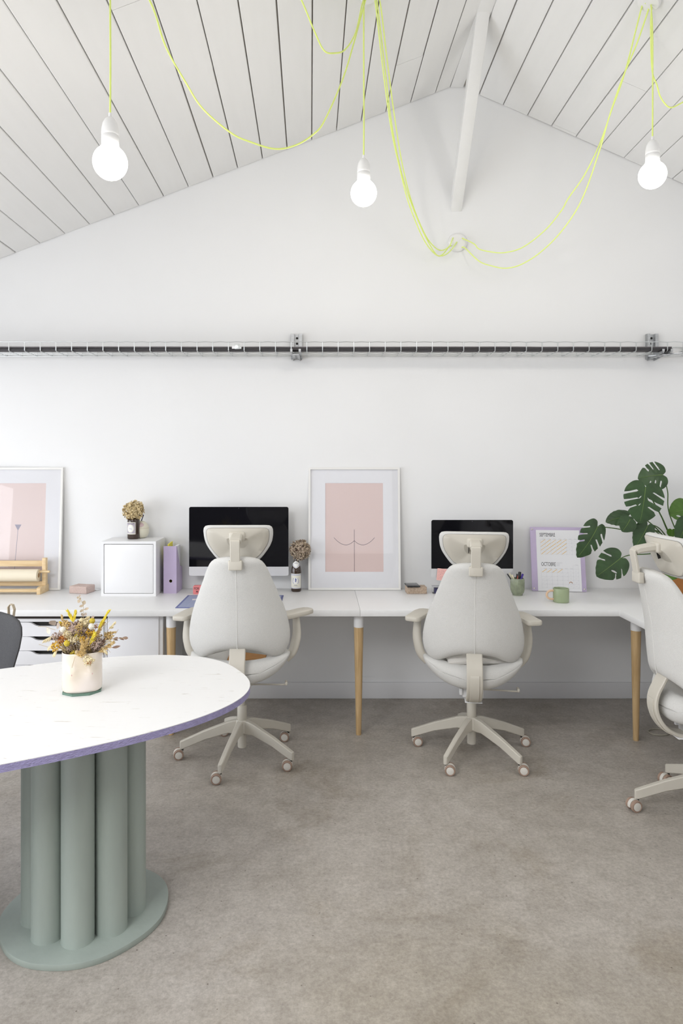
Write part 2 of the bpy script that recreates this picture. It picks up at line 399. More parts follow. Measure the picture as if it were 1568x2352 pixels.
def text_me(name, s, size, sx=1.0, ext=0.0003, align='LEFT', bold=0.0):
    c = bpy.data.curves.new(name, 'FONT'); c.body = s; c.size = size; c.extrude = ext; c.align_x = align; c.offset = bold; c.space_character = 1.0 + (0.08 if bold else 0); c.resolution_u = 3
    o = bpy.data.objects.new(name, c); COL.objects.link(o)
    dg = bpy.context.evaluated_depsgraph_get()
    me = bpy.data.meshes.new_from_object(o.evaluated_get(dg)); bpy.data.objects.remove(o); bpy.data.curves.remove(c)
    me.materials.clear()
    for v in me.vertices: v.co = Vector((v.co.x * sx, -v.co.z, v.co.y))     # stands in the x-z plane, faces -y
    return me
def strips_me(name, segs, w, y, t=0.0004):
    """thin printed lines on an x-z plane: segs = [(x0,z0,x1,z1)]"""
    V, F = [], []
    for s in segs:
        x0, z0, x1, z1 = s[:4]; ww = s[4] if len(s) > 4 else w
        d = Vector((x1 - x0, z1 - z0)); l = d.length or 1; n = Vector((-d.y, d.x)) / l * ww / 2
        o = len(V)
        V += [(x0 + n.x, y, z0 + n.y), (x1 + n.x, y, z1 + n.y), (x1 - n.x, y, z1 - n.y), (x0 - n.x, y, z0 - n.y)]
        F.append([o, o + 1, o + 2, o + 3])
    me = bpy.data.meshes.new(name); me.from_pydata(V, [], F); me.update(); return me
def lerp(tab, x):
    if x <= tab[0][0]: return tab[0][1]
    for (a, fa), (b, fb) in zip(tab, tab[1:]):
        if x <= b:
            t = (x - a) / (b - a); t = t * t * (3 - 2 * t) * 0.35 + t * 0.65
            return fa + (fb - fa) * t
    return tab[-1][1]

def tag(o, label, cat, group=None):
    o['label'] = label; o['category'] = cat
    if group: o['group'] = group
    return o
def thing(name, label, cat, loc=(0, 0, 0), rot=(0, 0, 0), group=None):
    o = bpy.data.objects.new(name, None); COL.objects.link(o); o.empty_display_size = 0.05
    o.location = loc; o.rotation_euler = rot
    return tag(o, label, cat, group)
def struct(name, me, m, label=None):
    o = obj(name, me, m); o['kind'] = 'structure'
    if label: o['label'] = label
    return o

# ================================================================== the setting
SL, SR = 0.381, 0.438                     # roof slopes
def zl(X): return wz(581) + SL * (X - wx(36))
def zr(X): return wz(218) - SR * (X - wx(1100))
XRID0, XRID1 = wx(1034), wx(1063)         # ridge beam
ZRID = zl(XRID0)

struct('floor', box_me('floor', ((XL + XR) / 2, (YB + DW) / 2, -0.05), (XR - XL + 0.2, DW - YB + 0.2, 0.1)), 'floor', 'worn grey-beige polished concrete floor')
T = 0.12
gable = [(XL - T, 0), (XR + T, 0), (XR + T, zr(XR) + 0.05), (XRID1, ZRID + 0.12), (XRID0, ZRID + 0.12), (XL - T, zl(XL - T) + 0.05)]
struct('wall_far', prism_me('wall_far', gable, DW, DW + T, 'y'), 'wall', 'white gable wall behind the long desk')
# right wall is plain
struct('wall_right', prism_me('wall_right', [(YB - T, 0), (DW + T, 0), (DW + T, zr(XR) + 0.1), (YB - T, zr(XR) + 0.1)], XR, XR + T, 'x'), 'wall', 'white side wall at the right')
# left wall and the wall behind the camera have glazing in their openings
def wall_open_x(name, x0, x1, ya, yb, ztop, oy0, oy1, oz0, oz1):
    bm = bmesh.new()
    for (a, b, c, d) in ((ya, oy0, 0, ztop), (oy1, yb, 0, ztop), (oy0, oy1, 0, oz0), (oy0, oy1, oz1, ztop)):
        box_bm(bm, ((x0 + x1) / 2, (a + b) / 2, (c + d) / 2), (x1 - x0, b - a, d - c))
    return bm_mesh(name, bm)
struct('wall_left', wall_open_x('wall_left', XL - T, XL, YB, DW, zl(XL) + 0.06, -0.6, 3.8, 0.08, 2.05), 'wall')
def wall_open_y(name, y0, y1, pts_top, ox0, ox1, oz0, oz1):
    bm = bmesh.new()
    for (a, b, c, d) in ((XL, ox0, 0, 2.2), (ox1, XR, 0, 2.2), (ox0, ox1, 0, oz0), (ox0, ox1, oz1, 2.82)):
        box_bm(bm, ((a + b) / 2, (y0 + y1) / 2, (c + d) / 2), (b - a, y1 - y0, d - c))
    me = bm_mesh(name, bm); return me
struct('wall_rear', wall_open_y('wall_rear', YB - T, YB, None, -3.3, 1.3, 1.1, 2.8), 'darkwall')
gr = prism_me('wall_upper', [(XL, 2.2), (-3.3, 2.2), (-3.3, 2.82), (1.3, 2.82), (1.3, 2.2), (XR, 2.2), (XR, zr(XR)), (XRID1, ZRID + .05), (XRID0, ZRID + .05), (XL, zl(XL))], YB - T, YB, 'y')
struct('wall_upper', gr, 'darkwall')
def glazing(name, axis, pos, a0, a1, z0, z1, nmul):
    w_ = bpy.data.objects.new(name, None); COL.objects.link(w_); w_['kind'] = 'structure'
    bm = bmesh.new(); fw = 0.06
    def bar(c, s):
        if axis == 'x': box_bm(bm, (pos, c[0], c[1]), (0.05, s[0], s[1]))
        else: box_bm(bm, (c[0], pos, c[1]), (s[0], 0.05, s[1]))
    for k in range(nmul + 1): bar((a0 + (a1 - a0) * k / nmul, (z0 + z1) / 2), (fw, z1 - z0))
    for z in (z0 + fw / 2, z1 - fw / 2): bar(((a0 + a1) / 2, z), (a1 - a0, fw))
    obj('window_frame', bm_mesh('window_frame', bm), 'white', w_)
    for k in range(nmul):
        b0 = a0 + (a1 - a0) * k / nmul; b1 = a0 + (a1 - a0) * (k + 1) / nmul
        c = (pos, (b0 + b1) / 2, (z0 + z1) / 2) if axis == 'x' else ((b0 + b1) / 2, pos, (z0 + z1) / 2)
        s = (0.006, b1 - b0, z1 - z0) if axis == 'x' else (b1 - b0, 0.006, z1 - z0)
        obj('window_pane', box_me('window_pane', c, s), 'pane', w_)
glazing('window_1', 'x', XL - 0.06, -0.6, 3.8, 0.08, 2.05, 4)
glazing('window_2', 'y', YB - 0.06, -3.3, 1.3, 1.1, 2.8, 4)

# roof light
w_ = bpy.data.objects.new('window_3', None); COL.objects.link(w_); w_['kind'] = 'structure'
w_.location = ((SKX0 + SKX1) / 2, (SKY0 + SKY1) / 2, _zs + 0.03); w_.rotation_euler = (0, -math.atan(SL), 0)
SW = (SKX1 - SKX0) / math.cos(math.atan(SL)) + .16; SH_ = SKY1 - SKY0 + .12
bm = bmesh.new()
for s_ in (-1, 1):
    box_bm(bm, (s_ * SW / 2, 0, 0), (0.06, SH_, 0.12)); box_bm(bm, (0, s_ * SH_ / 2, 0), (SW, 0.06, 0.12))
obj('window_frame', bm_mesh('window_frame', bm), 'white', w_)
obj('window_pane', box_me('window_pane', (0, 0, 0.05), (SW, SH_, 0.006)), 'pane', w_)

# skirting along the far wall
struct('baseboard_far', box_me('baseboard_far', ((XL + XR) / 2, DW - 0.008, 0.054), (XR - XL, 0.016, 0.108), 0.003), 'skirt', 'white skirting board along the far wall')

# ceiling: dark backing sheets and single planks
KL, KR = -23 / FPX, 25 / FPX              # the two slopes' boards run very slightly askew
def seamL(xw, Y): return xw + KL * (Y - DW)
def seamR(xw, Y): return xw + KR * (Y - DW)
ceil = bpy.data.objects.new('ceiling', None); COL.objects.link(ceil); ceil['kind'] = 'structure'; ceil['label'] = 'white boarded pitched ceiling'
TH = 0.016
def sheet(name, xa, xb, zf, seam, ya=DW + 0.1, yb=YB - 0.1):
    v = []
    for Y in (ya, yb):
        for x in (xa, xb):
            v.append((seam(x, Y), Y, zf(x) + TH + 0.006))
    for Y in (ya, yb):
        for x in (xa, xb):
            v.append((seam(x, Y), Y, zf(x) + TH + 0.06))
    f = [[0, 1, 3, 2], [4, 6, 7, 5], [0, 2, 6, 4], [1, 5, 7, 3], [0, 4, 5, 1], [2, 3, 7, 6]]
    obj(name, mesh(name, v, f), 'ceilgap', ceil)
sheet('backing_sheet', XL - 0.3, SKX0, zl, seamL)
sheet('backing_sheet', SKX1, XRID1 + 0.02, zl, seamL)
sheet('backing_sheet', SKX0, SKX1, zl, seamL, DW + 0.1, SKY1)
sheet('backing_sheet', SKX0, SKX1, zl, seamL, SKY0, YB - 0.1)
sheet('backing_sheet', XRID0 - 0.02, XR + 0.3, zr, seamR)
rnd = random.Random(3)
def plank(xa, xb, y0, y1, zf, seam, g=0.0034):
    off = rnd.uniform(-0.0016, 0.0016)
    v = []
    ga = g * rnd.uniform(0.7, 1.3)
    for Y in (y0, y1):
        for x, dz in ((xa + ga, 0.002), (xa + ga + .003, 0), (xb - ga - .003, 0), (xb - ga, 0.002)):
            v.append((seam(x, Y), Y, zf(x) + off + dz))
        for x in (xb - ga, xa + ga):
            v.append((seam(x, Y), Y, zf(x) + off + TH))
    f = [[0, 1, 7, 6], [1, 2, 8, 7], [2, 3, 9, 8], [3, 4, 10, 9], [4, 5, 11, 10], [5, 0, 6, 11], [0, 5, 4, 3, 2, 1], [6, 7, 8, 9, 10, 11]]
    obj('plank', mesh('plank', v, f), 'ceil', ceil)
def hit(px, py, right=False):             # where a photo pixel meets a ceiling slope
    dx, dz = (px - VX) / FPX, -(py - VY) / FPX
    lo, hi = 0.5, 6.0
    for _ in range(50):
        m_ = (lo + hi) / 2; X = dx * m_; xw = X - (KR if right else KL) * (m_ - DW)
        if H + dz * m_ < (zr(xw) if right else zl(xw)): lo = m_
        else: hi = m_
    return lo, dx * lo
jl = {}
for (px, py) in ((450, 173), (300, 8), (960, 132), (1052, 112), (600, -90), (200, -60), (60, 360)):
    D, X = hit(px, py); xw = X - KL * (D - DW); jl.setdefault(int(math.floor((xw - wx(36)) / (56.65 / 343.3))), []).append(D)
step = 56.65 * DW / FPX
i0 = -int((wx(36) - XL) / step) - 1
for i in range(i0, 17):
    xa = wx(36) + i * step; xb = xa + step
    cuts = sorted([YB] + jl.get(i, []) + ([rnd.uniform(-1.5, 1.5)] if i not in jl else []) + [DW - 0.002 - rnd.random() * 0.004])
    sky = xb > SKX0 + .02 and xa < SKX1 - .02
    if sky: cuts = [c for c in cuts if not (SKY0 - .3 < c < SKY1 + .3)]; cuts = sorted(cuts + [SKY0, SKY1])
    for a, b in zip(cuts, cuts[1:]):
        if sky and a >= SKY0 and b <= SKY1: continue
        plank(max(xa, XL - .02), xb, a + 0.0008, b - 0.0008, zl, seamL)
plank(wx(36) + 17 * step, XRID0 - 0.002, YB, DW - 0.006, zl, seamL)
jr = {}
for (px, py) in ((1452, 196), (1318, 306), (1700, 300), (1250, -60)):
    D, X = hit(px, py, True); xw = X - KR * (D - DW); jr.setdefault(int(math.floor((xw - wx(1100)) / (55.4 / 343.3))), []).append(D)
step2 = 55.4 * DW / FPX
for i in range(0, 9):
    xa = wx(1100) + i * step2; xb = xa + step2
    cuts = sorted([YB] + jr.get(i, []) + ([rnd.uniform(-1.5, 1.5)] if i not in jr else []) + [DW - 0.002 - rnd.random() * 0.005])
    for a, b in zip(cuts, cuts[1:]): plank(xa, min(xb, XR + .02), a + 0.0008, b - 0.0008, zr, seamR)
plank(XRID1 + 0.010, wx(1100), YB, DW - 0.006, zr, seamR)

struct('trim_1', box_me('ridge_beam', ((XRID0 + XRID1) / 2, (YB + DW - .004) / 2, ZRID + 0.028), (XRID1 - XRID0, DW - YB - .004, 0.062), 0.003), 'ceil', 'white ridge board along the top of the ceiling')
# diagonal brace from the wall up to the ridge
bx0, bx1 = wx(1035), wx(1060)
zb0 = wz(486); yb1 = 3.80
brace = [(DW, zb0), (DW, zb0 + 0.105), (yb1 + 0.075, ZRID - .002), (yb1, ZRID - .002)]
struct('trim_2', prism_me('diagonal_brace', brace, bx0, bx1, 'x', 0.003), 'ceil', 'white square diagonal brace between gable wall and ridge')

# ================================================================== desks
jx = wx(827, DF)
RX = 1.70
def desk(pts, label, legs):
    t = thing('desk', label, 'desk', (pts[0][0], pts[0][1], 0)); o0 = Vector((pts[0][0], pts[0][1], 0))
    obj('desk_top', prism_me('desk_top', [(x - o0.x, y - o0.y) for x, y in pts], DESK - 0.036, DESK, 'z', 0.0015), 'desk', t)
    for (X, Y) in legs:
        l = obj('leg', cm('desk_leg', lambda: lathe_me('leg', [(0.0145, 0), (0.0155, 0.004), (0.0275, DESK - 0.036 - 0.075)], 24)), 'bamboo', t, (X - o0.x, Y - o0.y, 0), (0, 0, X)); l['label'] = 'tapered bamboo leg'
        obj('collar', cm('desk_collar', lambda: lathe_me('collar', [(0.0282, DESK - 0.036 - 0.075), (0.0288, DESK - 0.036 - 0.07), (0.0290, DESK - 0.0365)], 24)), 'white', l)
cache = {}
def cm(key, fn):
    if key not in cache: cache[key] = fn()
    return cache[key]
desk([(XL + 0.02, DF), (jx - 0.0006, DF), (jx - 0.0006, DW - 0.003), (XL + 0.02, DW - 0.003)], 'long white desk on bamboo legs carrying the large monitor and white cube cabinet', [(wx(825, 3.949) - .004, 3.949), (wx(393, 3.95), 3.95)])
desk([(jx + 0.0006, DF), (RX, DF), (RX, 2.05), (XR - 0.004, 2.05), (XR - 0.004, DW - 0.003), (jx + 0.0006, DW - 0.003)], 'L-shaped white desk on bamboo legs carrying the smaller monitor and the plant', [(wx(1460, 3.867), 3.867), (2.36, 2.15)])

# drawer unit under the left desk
dx0, dx1 = wx(-12, 3.93), wx(244.5, 3.93)
dw = dx1 - dx0
t = thing('drawer_unit', 'white drawer unit with curved finger cut-outs under the left desk', 'drawer unit', ((dx0 + dx1) / 2, 3.93, 0))
hu = 0.672
bm = bmesh.new()
for (c, s) in (((-dw / 2 + 0.008, 0.29, hu / 2), (0.016, 0.56, hu)), ((dw / 2 - 0.008, 0.29, hu / 2), (0.016, 0.56, hu)),
               ((0, 0.29, hu - 0.009), (dw - 0.03, 0.56, 0.018)), ((0, 0.29, 0.04), (dw - 0.03, 0.56, 0.05)), ((0, 0.56, hu / 2), (dw - 0.03, 0.012, hu - 0.03))):
    box_bm(bm, c, s)
obj('carcass', bm_mesh('carcass', bm), 'white', t)
dh = 0.0815
obj('gap_shade', box_me('gap_shade', (0, 0.28, 0.6845), (dw - 0.01, 0.54, 0.0255)), 'gap_shade', t)  # dark strip painting in the shadow of the gap above the carcass
for k in range(7):
    z1 = hu - 0.020 - k * dh; z0 = z1 - dh + 0.002
    if z0 < 0.06: break
    W = dw / 2 - 0.018
    nw = 0.135; nd = 0.021
    pts = [(-W, z0), (W, z0), (W, z1)]
    curve = [(nw, 0), (nw - 0.02, 0.10), (nw - 0.034, 0.40), (nw - 0.048, 0.80), (nw - 0.066, 1.0)]
    pts += [(x, z1 - nd * q) for x, q in curve] + [(-x, z1 - nd * q) for x, q in curve[::-1]] + [(-W, z1)]
    d = obj('drawer_front', prism_me('drawer_front', pts, -0.002, 0.016, 'y'), 'drawer', t)
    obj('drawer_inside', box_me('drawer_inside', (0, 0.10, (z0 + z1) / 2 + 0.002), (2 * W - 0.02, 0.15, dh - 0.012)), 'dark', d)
# plain cupboard next to it
cx0, cx1 = wx(246.5, 3.93), wx(373, 3.93); cw = cx1 - cx0
t = thing('cupboard', 'plain white cupboard between the drawers and a bamboo leg', 'cupboard', ((cx0 + cx1) / 2, 3.93, 0))
hc = 0.694
obj('carcass', box_me('carcass', (0, 0.29, hc / 2), (cw, 0.56, hc), 0.002), 'white', t)
obj('door', box_me('door', (-0.009, 0.002, hc / 2 + 0.012), (cw - 0.024, 0.016, hc - 0.03), 0.0015), 'drawer', t)

# ================================================================== office chairs
YC = [(0.54, -0.200), (0.62, -0.222), (0.72, -0.232), (0.82, -0.240), (0.95, -0.264), (1.08, -0.300)]
WP = [(0.552, 0.175), (0.557, 0.212), (0.568, 0.236), (0.590, 0.252), (0.63, 0.261), (0.67, 0.260), (0.73, 0.251), (0.80, 0.230), (0.90, 0.191), (0.97, 0.164), (1.01, 0.148), (1.035, 0.134), (1.050, 0.120), (1.060, 0.102), (1.067, 0.076), (1.071, 0.040)]
def backrest_me():
    zs = [0.552, 0.554, 0.559, 0.567, 0.578, 0.595, 0.615, 0.642, 0.675, 0.715, 0.76, 0.81, 0.86, 0.905, 0.945, 0.98, 1.008, 1.03, 1.044, 1.055, 1.063, 1.068, 1.071]
    rings = []; N = 56
    for z in zs:
        w_ = lerp(WP, z); e = min(1, (z - 0.550) / 0.03, (1.073 - z) / 0.028) ** 0.5
        th = 0.010 + 0.026 * e
        ring = []
        for k in range(N):
            a = 2 * PI * k / N; c, s = math.cos(a), math.sin(a)
            x = w_ * math.copysign(abs(c) ** 0.85, c)
            y = lerp(YC, z) + 0.105 * (x / 0.26) ** 2 + th * math.copysign(abs(s) ** 0.7, s)
            lift = 0.040 * max(0, 1 - (x / 0.20) ** 2) ** 1.2 * max(0, (0.67 - z) / 0.118)
            lift -= 0.018 * math.exp(-((abs(x) - 0.19) / 0.06) ** 2) * max(0, (0.67 - z) / 0.118)
            ring.append((x, y, z + lift))
        rings.append(ring)
    return loft_me('backrest', rings)
HO = [(-0.085, 1.035), (0.085, 1.035), (0.108, 1.041), (0.124, 1.058), (0.144, 1.085), (0.161, 1.112), (0.171, 1.138), (0.1755, 1.165), (0.1765, 1.190), (0.173, 1.207), (0.162, 1.2165), (0.140, 1.2190), (0.06, 1.2205)]
HO = HO + [(-x, z) for x, z in HO[::-1][:-1]][:-0 or None]
def dedupe(p):
    out = []
    for q in p:
        if not out or (abs(q[0] - out[-1][0]) + abs(q[1] - out[-1][1])) > 1e-5: out.append(q)
    if abs(out[0][0] - out[-1][0]) + abs(out[0][1] - out[-1][1]) < 1e-5: out.pop()
    return out
HO = dedupe(HO)
def resample(p, n):
    P_ = [Vector((a, b)) for a, b in p]; L_ = [0]
    for i in range(len(P_)): L_.append(L_[-1] + (P_[(i + 1) % len(P_)] - P_[i]).length)
    out = []
    for k in range(n):
        s = L_[-1] * k / n
        for i in range(len(P_)):
            if L_[i] <= s <= L_[i + 1]:
                t_ = (s - L_[i]) / max(1e-9, L_[i + 1] - L_[i]); q = P_[i].lerp(P_[(i + 1) % len(P_)], t_); out.append((q.x, q.y)); break
    return out
HO = resample(HO, 64)
HZ = 1.13
def head_ring(sc, y):
    return [(x * sc[0], -0.205 + y + 0.9 * (x * sc[0]) ** 2 - (z - HZ) * 0.30, HZ + (z - HZ) * sc[1]) for x, z in HO]
def headrest_me():
    r = [head_ring((.3, .3), -0.0190), head_ring((.65, .62), -0.0192), head_ring((.90, .86), -0.0197), head_ring((.955, .93), -0.0190), head_ring((.985, .975), -0.014), head_ring((1, 1), 0.0), head_ring((.985, .975), 0.016), head_ring((.94, .92), 0.026), head_ring((.7, .65), 0.033), head_ring((.3, .3), 0.034)]
    return loft_me('headrest', r)
def headshell_me():
    r = [head_ring((.3, .3), -0.0265), head_ring((.7, .7), -0.0265), head_ring((.880, .845), -0.0262), head_ring((.892, .860), -0.0225), head_ring((.892, .860), -0.014)]
    return loft_me('headrest_shell', r)
def seat_me():
    # y, half width, centre height / half thickness in the middle, the same at the sides
    st = [(-0.19, .256, .466, .062, .535, .036), (-0.15, .259, .455, .057, .535, .036), (-0.08, .260, .445, .047, .525, .034), (0.02, .260, .441, .043, .503, .032), (0.12, .256, .441, .041, .482, .030), (0.20, .246, .442, .038, .468, .028), (0.24, .234, .443, .031, .461, .024), (0.262, .215, .443, .020, .452, .016), (0.270, .19, .442, .007, .446, .006)]
    n = 20
    def ring_(y, w_, mc, hc, me_, he, q=1.0):
        top, bot = [], []
        for k in range(n + 1):
            u = -math.cos(PI * k / n); x = w_ * u
            m_ = mc + (me_ - mc) * abs(u) ** 2.5
            h_ = (hc + (he - hc) * abs(u) ** 2) * math.sqrt(max(0.0, 1 - abs(u) ** 8)) * q + 0.0006
            yy = y + 0.10 * u * u * max(0, -y) / 0.19
            top.append((x, yy, m_ + h_)); bot.append((x, yy, m_ - h_))
        return top + bot[::-1]
    rings = []
    for q in (0.06, 0.25, 0.45, 0.64, 0.80, 0.91, 0.975):
        sy = -0.05 * math.sqrt(1 - q * q)
        rings.append([(x * (0.955 + 0.045 * q), y + sy, z) for x, y, z in ring_(*st[0], q)])
    rings += [ring_(*a_) for a_ in st]
    return loft_me('seat', rings, sharp=85)
SP = [(-0.205, 0.680), (-0.212, 0.630), (-0.238, 0.575), (-0.262, 0.530), (-0.272, 0.490), (-0.270, 0.45), (-0.255, 0.41), (-0.225, 0.372), (-0.180, 0.347), (-0.13, 0.338), (-0.07, 0.338)]
def spine_me(): return sweep_rect_me('spine', [tuple(p) for p in spline([(y, z, 0) for y, z in SP], 4) and [(q.x, q.y) for q in spline([(y, z, 0) for y, z in SP], 4)]], 0.080, 0.016)
def spine_recess_me():
    pth = [(-0.278, 0.50), (-0.282, 0.485), (-0.280, 0.448), (-0.265, 0.406), (-0.235, 0.366), (-0.198, 0.344)]
    q = spline([(a, b, 0) for a, b in pth], 4)
    return sweep_rect_me('spine_rib', [(p.x, p.y) for p in q], 0.046, 0.006)
def armpad_me():
    pts = [(-0.030, -0.125), (0.026, -0.125), (0.040, -0.112), (0.044, -0.09), (0.048, 0.06), (0.040, 0.105), (0.020, 0.122), (-0.015, 0.122), (-0.036, 0.105), (-0.046, 0.06), (-0.043, -0.09), (-0.041, -0.112)]
    return prism_me('armrest_pad', pts, -0.013, 0.013, 'z', 0.008)
def lever_me(): return tube_me('lever', spline([(0.05, -0.06, 0.365), (0.10, -0.06, 0.366), (0.20, -0.06, 0.364), (0.236, -0.06, 0.364)], 4), 0.0045, 8)
def leg_me():
    rings = []
    for (r_, zt, zb_, w_) in ((0.018, .199, .128, .036), (0.05, .196, .128, .032), (0.075, .190, .130, .028), (0.12, .174, .119, .027), (0.20, .146, .098, .026), (0.29, .108, .062, .0245), (0.316, .0965, .0515, .024), (0.325, .0935, .0505, .020), (0.328, .0915, .0515, .012)):
        c = 0.004
        rings.append([(r_, w_ / 2 - c, zt), (r_, w_ / 2, zt - c), (r_, w_ / 2, zb_ + c), (r_, w_ / 2 - c, zb_), (r_, -w_ / 2 + c, zb_), (r_, -w_ / 2, zb_ + c), (r_, -w_ / 2, zt - c), (r_, -w_ / 2 + c, zt)])
    return loft_me('leg', rings, sharp=30)
def wheel_lathe(name, prof): 
    me = lathe_me(name, prof, 28); me.transform(Matrix.Rotation(R(90), 4, 'Y')); return me
def hood_me():
    bm = bmesh.new()
    n = 14; rr = 0.0275
    pts = [(0, 0.0)] + [(rr * math.cos(R(-5 + 200 * k / n)), rr * math.sin(R(-5 + 200 * k / n))) for k in range(n + 1)]
    me = prism_me('castor', pts, -0.008, 0.008, 'x')
    bm.from_mesh(me)
    return bm_mesh('castor', bm, True)
def office_chair(label, loc, rotz, baserot, cast, raise_=0.0, armdrop=0.0, pads=(R(-17), R(17))):
    t = thing('office_chair', label, 'office chair', loc, (0, 0, 0), 'light grey office chairs at the desks')
    up = (0, 0, raise_); rz = (0, 0, rotz)
    def part(name, key, fn, m, parent=t, l=up, r=rz): return obj(name, cm(key, fn), m, parent, l, r)
    b = part('backrest', 'backrest', backrest_me, 'fabric')
    def seam_me():
        pts = []
        for k in range(22):
            z = 0.605 + (1.055 - 0.605) * k / 21; e = min(1, (1.073 - z) / 0.028) ** 0.5
            pts.append((0, lerp(YC, z) - (0.010 + 0.026 * e) * 1.0, z))
        return tube_me('seam', pts, 0.0016, 6)
    part('seam', 'seam', seam_me, 'seamlight', b, (0, 0, 0), (0, 0, 0))
    part('headrest', 'headrest', headrest_me, 'fabric')
    hs = part('headrest_shell', 'headshell', headshell_me, 'plastic'); hs['label'] = 'beige plastic headrest shell'
    def groove_line_me():
        return tube_me('groove_line', head_ring((.894, .862), -0.0215), 0.0016, 6, True)  # grey tube standing in for the dark groove between shell and fabric rim
    part('groove_line', 'hgroove', groove_line_me, 'groovegrey', hs, (0, 0, 0), (0, 0, 0))
    part('slot', 'slot', lambda: box_me('slot', (-0.028, -0.234, 1.135), (0.0035, 0.012, 0.048), rot=Euler((R(16.7), 0, 0))), 'dark', hs, (0, 0, 0), (0, 0, 0))
    def bracket_me():
        bm = bmesh.new()
        me1 = box_me('b', (0, -0.252, 1.166), (0.078, 0.040, 0.046), 0.010, 3); bm.from_mesh(me1)
        me2 = sweep_rect_me('c', [(-0.26, 1.168), (-0.30, 1.163), (-0.338, 1.157), (-0.354, 1.150)], 0.058, [0.036, 0.033, 0.030, 0.026]); bm.from_mesh(me2)
        return bm_mesh('headrest_bracket', bm, True)
    br = part('headrest_bracket', 'bracket', bracket_me, 'plastic')
    part('bracket_arm', 'barm', lambda: sweep_rect_me('bracket_arm', [(-0.350, 1.160), (-0.360, 1.150), (-0.360, 1.140), (-0.352, 1.10), (-0.344, 1.05)], 0.048, 0.013), 'plastic', br, (0, 0, 0), (0, 0, 0))
    part('bracket_clamp', 'bclamp', lambda: box_me('bracket_clamp', (0, -0.338, 1.034), (0.068, 0.026, 0.048), 0.006, 3), 'plastic', br, (0, 0, 0), (0, 0, 0))
    part('seat', 'seat', seat_me, 'fabric')
    sp = part('spine', 'spine', spine_me, 'plastic'); sp['label'] = 'beige plastic spine'
    part('spine_rib', 'sprib', spine_recess_me, 'plastic', sp, (0, 0, 0), (0, 0, 0))
    # mechanism
    def mech_me():
        bm = bmesh.new()
        bm.from_mesh(box_me('a', (0, -0.02, 0.368), (0.11, 0.22, 0.056), 0.006))
        bm.from_mesh(box_me('a', (-0.062, -0.115, 0.372), (0.016, 0.05, 0.034), 0.003))
        bm.from_mesh(box_me('a', (0, -0.135, 0.332), (0.088, 0.09, 0.006), 0.002))
        return bm_mesh('mechanism', bm, True)
    part('mechanism', 'mech', mech_me, 'whitemetal')
    lv = part('lever', 'lever', lever_me, 'plastic')
    part('lever_tip', 'levertip', lambda: box_me('lever_tip', (0.238, -0.05, 0.370), (0.014, 0.045, 0.018), 0.006, 3), 'plastic', lv, (0, 0, 0), (0, 0, 0))
    for s in (-1, 1):
        zp = 0.733 - armdrop
        def sup_me(s=s, zp=zp):
            p = [(s * 0.288, 0.0, zp - 0.010), (s * 0.291, -0.004, zp - 0.045), (s * 0.293, -0.012, zp - 0.10), (s * 0.286, -0.022, 0.585 - armdrop * .5), (s * 0.270, -0.030, 0.535 - armdrop * .3), (s * 0.235, -0.036, 0.495 - armdrop * .2)]
            v, f = tube_vf(spline(p, 5), [0.0145 + 0.005 * min(1, i / 12) * (1 - max(0, (i - 18) / 14)) for i in range(26)], 12, False, 1.45)
            return mesh('armrest', v, f, True)
        a = part('armrest', ('sup', s, armdrop), sup_me, 'plastic')
        a['label'] = 'beige plastic armrest'
        pad = obj('armrest_pad', cm('armpad', armpad_me), 'plastic', a, (s * 0.283, -0.005, zp + 0.006), (0, 0, pads[0] if s < 0 else pads[1]))
    # column and five-star base
    part('gas_column', 'gas', lambda: lathe_me('gas_column', [(0.0225, .052), (0.0235, .06), (0.0235, .19), (0.0255, .192), (0.0255, .268), (0.0235, .276), (0.0145, .276), (0.0145, .345)], 28), 'plastic', t, (0, 0, 0))
    if raise_: obj('piston', lathe_me('piston', [(0.0140, .27), (0.0140, .345 + raise_)], 20), 'plastic', t)
    part('base_hub', 'hub', lambda: lathe_me('base_hub', [(0.030, .130), (0.036, .134), (0.036, .192), (0.030, .200)], 28), 'plastic', t, (0, 0, 0))
    rc = random.Random(int(loc[0] * 100))
    for k in range(5):
        a = R(-90 - 36 + 72 * k) + baserot
        obj('leg', cm('leg', leg_me), 'plastic', t, None, (0, 0, a))
        tx, ty = 0.315 * math.cos(a), 0.315 * math.sin(a)
        ca = cast + rc.uniform(-0.35, 0.35)
        off = Vector((0, -0.020, 0)); off.rotate(Euler((0, 0, ca)))
        c = obj('castor', cm('hood', hood_me), 'castor', t, (tx + off.x, ty + off.y, 0.0262), (0, 0, ca))
        obj('castor_stem', cm('cstem', lambda: lathe_me('castor_stem', [(0.006, .018), (0.006, .030)], 12)), 'dark', c, (0, 0.020, 0))
        for s in (-1, 1):
            obj('tread', cm('tread', lambda: wheel_lathe('tread', [(0.019, -0.0065), (0.0225, -0.0082), (0.0262, -0.006), (0.0262, 0.006), (0.0225, 0.0082), (0.019, 0.0065)])), 'tread', c, (s * 0.0165, 0, 0))
            obj('wheel', cm('wheelc', lambda: wheel_lathe('wheel', [(0.0, -0.0098), (0.010, -0.0094), (0.0185, -0.0078), (0.0195, 0), (0.0185, 0.0078), (0.010, 0.0094), (0.0, 0.0098)])), 'castor', c, (s * 0.0165, 0, 0))
    return t
CH1 = Vector((-0.418, 3.655, 0)); CH2 = Vector((0.82, 3.70, 0)); CH3 = Vector((1.745, 3.03, 0))
RZ1, RZ2, RZ3 = R(1), R(-9), R(-89)
office_chair('pale grey high-back office chair in front of the large monitor, behind the white table', CH1, RZ1, R(23), R(-80), 0.038, 0.012, pads=(R(-15), R(-42)))
office_chair('light grey high-back office chair with a cushion, in front of the smaller monitor', CH2, RZ2, R(0), R(80))
